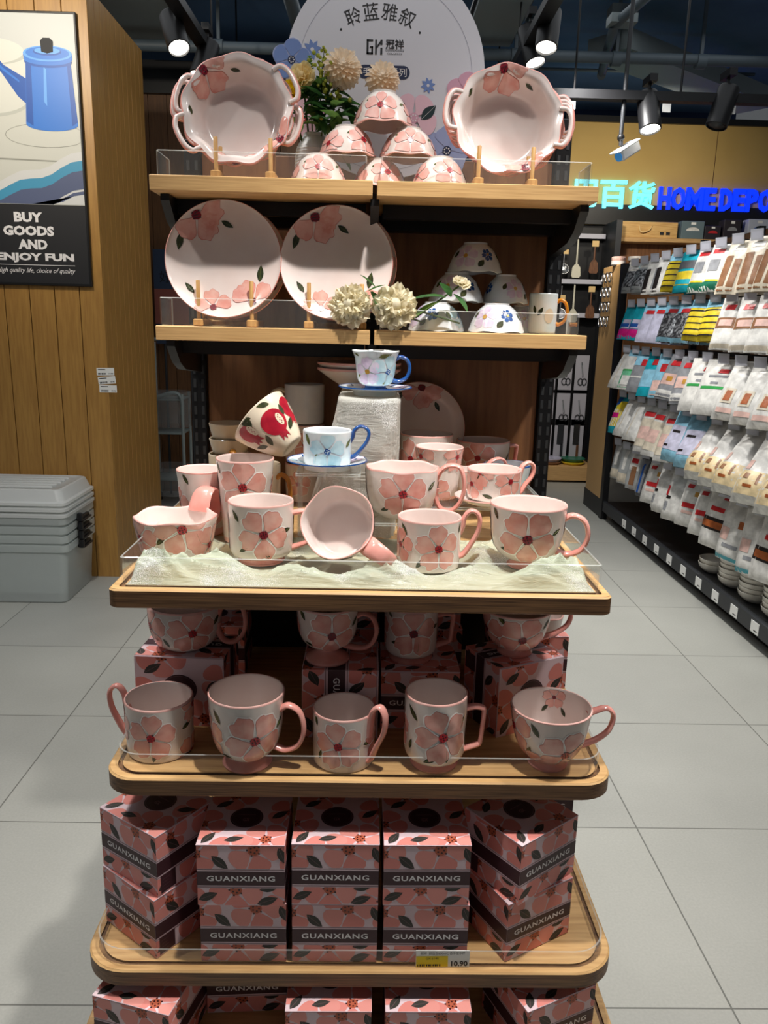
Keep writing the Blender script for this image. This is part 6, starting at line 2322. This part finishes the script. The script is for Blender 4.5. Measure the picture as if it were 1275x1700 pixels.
F = 'full'
KINDS = {
    'scrubber': ('grey wire scrubber pack', 'scrubber pack', (.16, .21, .03, 'pk_clear', [(-.9, .9, .3, .95, 'pk_wool'), (-.5, .5, .1, .24, 'pk_white')], .3)),
    'stripe': ('white and black striped cloth pack', 'cloth pack', (.16, .23, .02, 'pk_white', [(-.95, -.35, .3, .95, 'pk_dark'), (.1, .6, .3, .95, 'pk_silver')])),
    'wasp': ('yellow sponge pack, black stripes', 'sponge pack', (.17, .23, .035, 'pk_yellow', [(-.98, .98, .28 + .15 * i, .31 + .15 * i, 'pk_dark') for i in range(5)] + [(-.98, .98, 0, .22, 'pk_sky')])),
    'aqua': ('teal and yellow sponge pack', 'sponge pack', (.18, .24, .03, 'pk_teal', [(-.95, .95, .52, .86, 'pk_yellow'), (-.8, .8, .26, .46, 'pk_grey'), (-.6, .7, .72, .84, 'pk_teal', .0022)])),
    'twenty': ('white bag roll pack', 'bag pack', (.15, .25, .025, 'pk_white', [(-.7, .2, .34, .58, 'pk_silver'), (-.8, .2, .1, .2, 'pk_red'), (-.98, .98, .8, .99, 'pk_green'), (-.6, .6, .76, .8, 'pk_yellow', .0022)])),
    'skewer': ('cream pack of brown skewers', 'skewer pack', (.14, .27, .02, 'pk_cream', [(-.8, -.1, .3, .95, 'pk_brown'), (.15, .7, .36, .95, 'pk_brown'), (-.5, .4, .1, .2, 'pk_white')])),
    'bloomy': ('teal cloth pack fading to magenta', 'cloth pack', (.15, .25, .02, 'pk_teal', [(-.98, .98, .72, .98, 'pk_magenta'), (-.6, .9, .45, .7, 'pk_lilac'), (-.9, .3, .56, .66, 'pk_blue', .002)])),
    'lilac': ('lilac and sky blue cloth pack', 'cloth pack', (.15, .26, .02, 'pk_lilac', [(-.98, .98, .0, .24, 'pk_sky'), (-.5, .4, .2, .3, 'pk_red', .002)])),
    'greyblue': ('dark grey scourer pack', 'scourer pack', (.15, .25, .025, 'pk_wool', [(-.98, .98, .0, .3, 'pk_sky'), (-.98, .98, .9, .99, 'pk_sky'), (-.4, .5, .2, .3, 'pk_red', .002)])),
    'band': ('white stick pack with brown band', 'stick pack', (.15, .27, .022, 'pk_white', [(-.9, .9, .4, .6, 'pk_brown'), (-.6, .5, .44, .56, 'pk_pink', .002), (-.5, .3, .14, .25, 'pk_red'), (-.95, .95, .9, .98, 'pk_cream')])),
    'cone': ('white folded bag pack', 'bag pack', (.17, .29, .03, 'pk_white', [(-.1, 0, .2, .98, 'pk_cream')], .1, .4)),
    'mint': ('white and green printed pouch', 'pouch', (.17, .28, .022, 'pk_white', [(-.98, .98, .5, .96, 'pk_mint'), (-.98, .98, 0, .16, 'pk_sky'), (.1, .7, .16, .3, 'pk_red', .002), (-.98, .98, .5, .54, 'pk_grass', .002), (-.7, .7, .66, .9, 'pk_white', .002)])),
    'silverbag': ('silver grey pouch', 'pouch', (.19, .28, .022, 'pk_silver', [(-.98, .98, 0, .36, 'pk_sky'), (-.2, .5, .2, .36, 'pk_red', .002), (-.9, .9, .62, .66, 'pk_white')])),
    'tealbag': ('teal and sky blue printed pouch', 'pouch', (.17, .29, .02, 'pk_teal', [(-.98, .98, .4, .8, 'pk_sky'), (-.2, .5, .16, .3, 'pk_red', .002)])),
    'sky': ('sky blue pouch with red spot', 'pouch', (.17, .28, .022, 'pk_sky', [(-.4, .4, .24, .42, 'pk_red'), (-.8, .8, .62, .95, 'pk_pink')])),
    'meat': ('clear pouch with pink prints', 'pouch', (.2, .28, .025, 'pk_silver', [(-.6, .5, .14, .26, 'pk_red'), (-.8, .8, .44, .68, 'pk_pink'), (-.3, .2, .5, .6, 'pk_gold', .002), (-.98, .98, .8, .95, 'pk_white')])),
    'greenline': ('big white pack with green line', 'bag pack', (.26, .30, .03, 'pk_white', [(-.75, .65, .5, .55, 'pk_grass'), (-.1, .4, .18, .26, 'pk_red'), (-.5, .5, .3, .34, 'pk_silver'), (-.3, .1, .42, .46, 'pk_silver')])),
    'label': ('white bag pack with small label', 'bag pack', (.19, .30, .035, 'pk_white', [(-.4, .35, .48, .74, 'pk_cream'), (-.25, .2, .52, .7, 'pk_food', .002), (-.5, .5, .82, .9, 'pk_pink')], .3, .3)),
    'bluebox': ('blue and yellow sponge pack', 'sponge pack', (.15, .29, .03, 'pk_teal', [(-.5, .9, .2, .85, 'pk_yellow'), (-.9, -.2, .1, .3, 'pk_blue', .002), (-.98, .5, .4, .85, 'pk_white'), (-.7, .3, .5, .62, 'pk_magenta', .002)])),
    'stick': ('white chopstick pack, pink print', 'chopstick pack', (.13, .33, .026, 'pk_white', [(-.7, .6, .2, .3, 'pk_red'), (-.98, .98, .34, .9, 'pk_cream'), (-.7, .7, .5, .75, 'pk_pink', .002)])),
    'bluebag': ('pale blue bag of bowl covers', 'bag', (.22, .30, .04, 'pk_sky', [(-.7, .6, .3, .8, 'pk_lilac'), (-.5, .1, .4, .45, 'pk_dark', .002), (-.6, -.2, .7, .74, 'pk_dark', .002)], .4)),
    'sponge': ('clear bag of cream sponges', 'sponge bag', (.25, .33, .06, 'pk_white', [(-.85, .85, .56, .9, 'pk_sponge'), (-.35, -.1, .6, .68, 'pk_brown', .002), (.3, .4, .58, .74, 'pk_brown', .002), (-.7, -.35, .4, .54, 'pk_pink', .002), (-.2, .2, .76, .8, 'pk_food', .002)], .5, .5)),
    'whisk': ('white whisk in clear pack', 'whisk pack', (.12, .33, .02, 'pk_clear', [(-.25, .25, .1, .62, 'pk_white'), (-.7, .7, .72, .98, 'pk_cream')])),
    'tools': ('clear pack with brown tool', 'tool pack', (.13, .33, .02, 'pk_clear', [(-.7, .6, .08, .5, 'pk_white'), (-.5, .4, .2, .32, 'pk_red', .002), (-.3, .4, .4, .97, 'pk_brown')])),
    'dark': ('dark blue grey tool pack', 'tool pack', (.12, .34, .03, 'pk_grey', [(-.9, .4, .1, .9, 'pk_silver'), (-.2, .1, .2, .9, 'pk_blue', .002)])),
    'redtext': ('white paper bag with red text', 'bag pack', (.2, .34, .03, 'pk_white', [(-.6, .7, .5, .6, 'pk_red'), (-.5, .4, .66, .72, 'pk_pink'), (.2, .7, .25, .35, 'pk_gold'), (-.7, -.1, .12, .2, 'pk_red')], .1, .3)),
    'paper': ('white paper bags, black text', 'bag pack', (.2, .36, .05, 'pk_white', [(-.8, -.5, .3, .5, 'pk_red'), (-.6, -.2, .5, .56, 'pk_dark'), (-.6, -.3, .62, .8, 'pk_silver')], .1, .25)),
    'food': ('white pack with dark band', 'bag pack', (.24, .36, .035, 'pk_white', [(-.98, .98, .46, .68, 'pk_dark'), (-.9, .9, .52, .64, 'pk_food', .002), (-.6, .2, .26, .34, 'pk_red'), (-.2, .5, .05, .12, 'pk_red')])),
    'spot': ('white pack with teal foot', 'bag pack', (.22, .38, .04, 'pk_white', [(.2, .7, .3, .42, 'pk_food'), (-.8, -.2, .45, .65, 'pk_pink'), (-.98, .98, .9, .99, 'pk_teal'), (-.4, .5, .7, .76, 'pk_silver')], .1)),
}
LAY = [
    ['scrubber', 'scrubber', 'stripe', 'stripe', 'wasp', 'aqua', 'twenty', 'twenty', 'skewer', 'skewer', 'skewer', 'band', 'band', 'skewer'],
    ['bloomy', 'bloomy', 'lilac', 'lilac', 'greyblue', 'greyblue', 'wasp', 'wasp', 'band', 'band', 'band', 'band', 'band', 'band'],
    ['cone', 'mint', 'silverbag', 'tealbag', 'sky', 'meat', 'meat', 'greenline', 'greenline', 'label', 'label', 'label', 'label', 'label'],
    ['bluebox', 'cone', 'cone', 'stick', 'stick', 'stick', 'bluebag', 'bluebag', 'sponge', 'sponge', 'sponge', 'sponge', 'sponge', 'sponge'],
    ['whisk', 'whisk', 'tools', 'dark', 'redtext', 'paper', 'paper', 'redtext', 'redtext', 'food', 'spot', 'spot', 'food', 'spot'],
]
RN = ['top', 'second', 'third', 'fourth', 'lowest']
protos = {}
rng = random.Random(5)
for (ri, k, y, z) in hooks:
    if y < 3.0:
        continue
    kind = LAY[ri][k]
    words, cat, spec = KINDS[kind]
    spec = list(spec) + [0, 0][len(spec) - 5 if len(spec) > 5 else 0:] if False else spec
    nb = 3 if kind in ('twenty', 'band', 'skewer', 'stick', 'paper', 'redtext', 'label', 'lilac', 'greyblue', 'bloomy') else 2
    tilt = 16 if ri < 2 else (20 if ri < 4 else 9)
    for b in range(nb):
        w, h, th, base, dec = spec[:5]
        bul = spec[5] if len(spec) > 5 else 0.0
        tap = spec[6] if len(spec) > 6 else 0.0
        if kind not in protos:
            o = pack_mesh(w, h, th, base, dec, bul, tap).build('hanging_pack', None, None, True, 80)
            protos[kind] = o
        else:
            o = protos[kind].copy()
            COL.objects.link(o)
        o.scale = (1, 1, .8 if ri == 4 else 1)
        o.location = (1.83 + b * .048, y + rng.uniform(-.008, .008), z - .012)
        o.rotation_euler = (rng.uniform(-.04, .04), RAD(tilt * (1 - .36 * b)) + rng.uniform(-.03, .03), RAD(24 + rng.uniform(-6, 6)))
        place = ('front', 'middle' if nb == 3 else 'rear', 'rear')[b]
        tag(o, '%s, %s one, %s hook from far end, %s row' % (words, place, ORD[k], RN[ri]), 'hanging pack', 'packs hanging on the %s row of hooks' % RN[ri])

# white bowls stacked on the rack's deck
M['bowlwhite'] = mat('plain_bowl_white', (226, 222, 212), .25, rgb2=(214, 208, 196), nscale=30)
bw0 = None
for (sx, sy, n, lab) in ((1.872, 4.02, 2, 'farthest'), (1.874, 3.78, 5, 'second'), (1.876, 3.56, 5, 'third'), (1.878, 3.33, 5, 'nearest')):
    for i in range(n):
        if bw0 is None:
            prof = [(0, .002), (.045, .002), (.048, 0), (.055, .004), (.08, .028), (.086, .05), (.084, .051), (.077, .03), (.053, .009), (0, .008)]
            mb = MB()
            mb.lathe(prof, 'bowlwhite', 32)
            o = bw0 = mb.build('bowl')
        else:
            o = bw0.copy()
            COL.objects.link(o)
        o.location = (sx + .003 * (i % 2), sy, .141 + i * .024)
        tag(o, 'white bowl, %s from bottom of the %s stack, rack deck' % (ORD[i], lab), 'bowl', 'white bowls stacked on the rack deck')
for i in range(11):
    mb = MB()
    y = 3.1 + i * .21
    mb.box(1.756, 1.7595, y - .035, y + .035, .075, .128, 'paper')
    mb.box(1.7555, 1.7565, y - .025, y + .005, .085, .09, 'kprint')
    mb.build('shelf_label', rack, None, False)

# things standing on the rack's far top corner
M['mugwhite'] = mat('white_box', (230, 226, 222), .4)
mb = MB()
mb.lathe([(0, 0), (.045, 0), (.05, .005), (.05, .03), (0, .03)], 'mugwhite', 24)
mb.lathe([(0, .0305), (.048, .0305), (.05, .035), (.05, .055), (.044, .06), (0, .06)], 'pk_pink', 24)
tag(mb.build('jar', loc=(1.787, 5.95, 1.841)), 'white jar with pink lid on top of the oak end panel', 'jar')
# chrome rings on the end panel
for r in range(4):
    for c in range(3):
        mb = MB()
        y, z = 6.16 - c * .09, 1.76 - r * .105
        ring = [(1.745, y + .028 * cos(2 * pi * k / 18), z + .034 * sin(2 * pi * k / 18)) for k in range(19)]
        mb.tube(ring, .0055, 'steel', 8)
        mb.tube([(1.765, y, z + .034), (1.742, y, z + .036)], .004, 'black', 6)
        tag(mb.build('ring_hook'), 'chrome ring hook on the oak end panel, %s row down, %s from the back' % (ORD[r], ORD[c]), 'ring hook', 'chrome ring hooks')

# ------------------------------------------------------------------ far utensil wall
uw = thing('utensil_bay', 'dark far shelf bay hung with kitchen utensils at the end of the aisle', 'display rack', (0, 0, 0))
mb = MB()
mb.box(1.55, 2.14, 7.50, 7.56, 0.02, 2.3, 'black')
mb.build('back_panel', uw, None, False)
mb = MB()
mb.box(1.55, 2.09, 7.12, 7.5, .02, .15, 'oak', None, .003)
mb.build('deck', uw)
mb = MB()
mb.box(2.09, 2.14, 7.10, 7.5, 0.0, 2.3, 'char')
mb.build('side_post', uw)
for z in (2.19, 1.80, 1.505):
    mb = MB()
    mb.box(1.6, 2.08, 7.37, 7.385, z - .02, z + .02, 'tagpaper')
    mb.box(1.6, 2.08, 7.386, 7.5, z - .012, z + .012, 'black')
    mb.build('label_strip', uw, None, False)
M['woodtool'] = mat('utensil_wood', (120, 78, 48), .5, rgb2=(92, 58, 36), nscale=20, stretch=(6, 6, 1))
M['tan'] = mat('utensil_card', (222, 188, 128), .6)
M['cream_tool'] = mat('utensil_cream', (214, 210, 190), .4)


def utensil(kind, x, z, label, m):
    t = thing('cooking_utensil', label, 'utensil', (x, 7.36, z), 0, 'utensils hung on the far bay')
    mb = MB()
    if kind == 'ladle':
        mb.tube([(0, 0, 0), (0, 0, -.22)], .006, m, 8)
        mb.build('handle', t)
        mb = MB()
        mb.lathe([(0, -.035), (.03, -.03), (.045, -.01), (.048, .005), (.045, .005), (.04, -.008), (.027, -.026), (0, -.03)], m, 20, Matrix.Translation((0, -.01, -.245)) @ Matrix.Rotation(RAD(70), 4, 'X'))
        mb.build('cup', t)
        mb = MB()
        mb.box(-.035, .035, -.012, -.009, -.12, -.08, 'tan', None, .001)
        mb.build('card', t, None, False)
    else:
        mb.tube([(0, 0, .05 if kind == 'turner' else 0), (0, 0, -.17)], [.007, .009], m, 8)
        mb.build('handle', t)
        mb = MB()
        pl = [(-.012, 0), (-.035, -.03), (-.042, -.1), (-.03, -.118), (.03, -.118), (.042, -.1), (.035, -.03), (.012, 0)]
        mb.loft([[(px, -.004, -.16 + pz) for px, pz in pl], [(px, .004, -.16 + pz) for px, pz in pl]], m, True, True, True)
        mb.build('blade', t)
        if kind == 'spatula':
            mb = MB()
            mb.box(-.03, .03, -.012, -.009, -.05, 0.0, 'tan', None, .001)
            mb.build('card', t, None, False)


for r, z in enumerate((2.15, 1.76)):
    rn = ('upper', 'lower')[r]
    for kx, (kd, x, m, lab) in enumerate((('ladle', 1.62, 'steel', 'steel ladle, first from the stand'), ('ladle', 1.72, 'steel', 'steel ladle on a tan card, second from the stand'), ('turner', 1.835, 'cream_tool', 'cream turner with a wide blade'), ('spatula', 1.99, 'woodtool', 'dark wooden spatula on a tan card'))):
        utensil(kd, x, z - (.04 if kd == 'turner' else 0), lab + ', %s row of the far bay' % rn, m)
M['knifecard'] = mat('blister_card', (178, 176, 184), .4)
for r, (z, hh) in enumerate(((1.15, .32), (.80, .30), (.56, .38))):
    for c in range(3):
        x = 1.66 + c * .15
        t = thing('blister_pack', 'grey blister pack, %s column, %s row below the utensils of the far bay' % (ORD[c], ORD[r]), 'blister pack', (x, 7.36, z), 0, 'blister packs on the far bay')
        mb = MB()
        mb.box(-.062, .062, -.003, .003, -hh, 0, 'knifecard', None, .001)
        mb.build('card', t, None, False)
        mb = MB()
        if r < 2:
            mb.tube([(-.01, -.012, -hh * .2), (.01, -.012, -hh * .6)], .006, 'steel', 8)
            mb.tube([(.022 * cos(k) - .01, -.012, -hh * .75 + .03 * sin(k)) for k in [2 * pi * q / 12 for q in range(13)]], .004, 'char', 6)
            mb.tube([(.022 * cos(k) + .026, -.012, -hh * .75 + .03 * sin(k)) for k in [2 * pi * q / 12 for q in range(13)]], .004, 'char', 6)
        else:
            mb.box(-.035, .025, -.012, -.005, -hh * .62, -hh * .12, 'steel' if c != 1 else 'char', None, .003)
            mb.box(.0, .024, -.016, -.004, -hh * .95, -hh * .63, 'woodtool' if c == 2 else 'char', None, .004)
        mb.build('tool', t)
for (x, m, m2, lab) in ((1.70, 'pk_lilac', 'pk_brown', 'flat stack of pale trivets on the deck of the far bay'), (1.92, 'pk_green', 'pk_yellow', 'round green dish above a yellow one on the deck of the far bay')):
    mb = MB()
    mb.lathe([(0, 0), (.09, 0), (.11, .02), (.105, .024), (0, .02)], m2, 28)
    mb.lathe([(0, .03), (.09, .03), (.115, .055), (.11, .06), (0, .052)], m, 28)
    tag(mb.build('dish_pair', loc=(x, 7.28, .151)), lab, 'dish')

# far shelf with boxes under the lit letters
fs_ = thing('far_shelf', 'oak wall shelf with boxes below the lit blue letters', 'shelf', (0, 0, 0))
mb = MB()
mb.box(2.1, 3.55, 7.29, 7.48, 2.145, 2.182, 'oak', None, .003)
mb.build('board', fs_)
mb = MB()
mb.box(2.14, 3.55, 7.49, 7.56, .6, 2.29, 'oak_back')
mb.build('back_panel', fs_, None, False)
mb = MB()
mb.box(2.145, 3.5, 7.27, 7.485, 1.83, 1.85, 'oak', None, .003)
mb.build('lower_board', fs_)
for i, (xx, c) in enumerate(((2.37, 'farther from the blue letters'), (2.56, 'beside the orange flowers'))):
    t = thing('jar', 'white lidded jar on the lower far shelf, ' + c, 'jar', (xx, 7.37, 1.8505), 0, 'white jars on the far shelf')
    mb = MB()
    mb.lathe([(0, 0), (.055, 0), (.07, .02), (.072, .1), (.05, .13), (.05, .14), (0, .14)], 'mugwhite', 24)
    mb.build('body', t)
    mb = MB()
    mb.lathe([(0, .1405), (.07, .1405), (.075, .15), (.07, .175), (0, .178)], 'mugwhite', 24)
    mb.build('lid', t)
for i, (xx, zz, mm, c) in enumerate(((2.69, 2.02, 'pk_food', 'taller'), (2.82, 2.0, 'orange', 'brighter'), (2.46, 1.98, 'sprig', 'yellow green'))):
    t = thing('flower_pick', c + ' artificial flower pick on the lower far shelf', 'artificial flower', (xx, 7.38, 1.8505), 0, 'flower picks on the far shelf')
    mb = MB()
    mb.lathe([(0, 0), (.02, 0), (.028, .05), (.022, .05), (.016, .01), (0, .01)], 'mugwhite', 16)
    mb.build('pot', t)
    mb = MB()
    mb.tube([(0, 0, .012), (.01, -.01, zz - 1.87)], .003, 'stem', 6)
    mb.build('stem', t)
    o = bloom('rose', .035, mm, 20 + i).build('flower_head', t, (.01, -.012, zz - 1.8505), True, 60)
    o.rotation_euler = (RAD(70), 0, 0)
M['woodbox'] = mat('wooden_crate', (216, 176, 112), .5, rgb2=(196, 152, 90), nscale=12, stretch=(1, 6, 10))
t = thing('wooden_box', 'light wooden box with rope handle on the far shelf', 'box', (2.41, 7.40, 2.1825))
mb = MB()
mb.box(-.285, .285, -.09, .075, 0, .135, 'woodbox', None, .003)
S_ = plane_S((0, -.0905, 0), (1, 0, 0), (0, 0, 1))
rect(mb, S_, .13, .165, .025, .05, 'kprint')
rect(mb, S_, .185, .22, .025, .05, 'kprint')
wb = mb.build('body', t)
mb = MB()
mb.tube(cr([(-.06, -.092, .10), (-.05, -.105, .055), (-.02, -.11, .045), (.03, -.108, .065), (.055, -.092, .10)], 5), .006, 'tan', 8)
mb.build('rope_handle', wb)
M['greybox'] = mat('grey_teal_box', (98, 116, 122), .5)
M['darkbox'] = mat('dark_box', (44, 38, 44), .5)
M['whitebox'] = mat('white_blue_box', (190, 196, 210), .5)
for (x, w, h, m, lab, dcol) in ((2.83, .2, .15, 'greybox', 'grey teal pot box with curved print on the far shelf', 'pk_white'), (3.01, .14, .115, 'darkbox', 'low black carton right of the grey teal box', 'pk_red'), (3.18, .15, .17, 'darkbox', 'taller black carton on the far shelf', 'pk_silver'), (3.42, .2, .18, 'whitebox', 'white and blue carton at the right end of the far shelf', 'pk_blue')):
    mb = MB()
    mb.box(x - w / 2, x + w / 2, 7.31, 7.46, 2.1825, 2.1825 + h, m, None, .003)
    S_ = plane_S((x, 7.3095, 2.1825), (1, 0, 0), (0, 0, 1))
    mb.poly([(-w * .3, h * .5)] + [(w * .3 * cos(a), h * .5 + h * .2 * sin(a)) for a in [pi - pi * k / 10 for k in range(11)]][::-1] + [], S_, .0005, dcol) if False else None
    mb.poly([(w * .3 * cos(a), h * .45 + h * .2 * sin(a)) for a in [pi * k / 10 for k in range(11)]], S_, .0005, dcol)
    rect(mb, S_, -w * .1, w * .12, h * .8, h * .93, 'paper')
    tag(mb.build('carton', smooth=False), lab, 'carton')
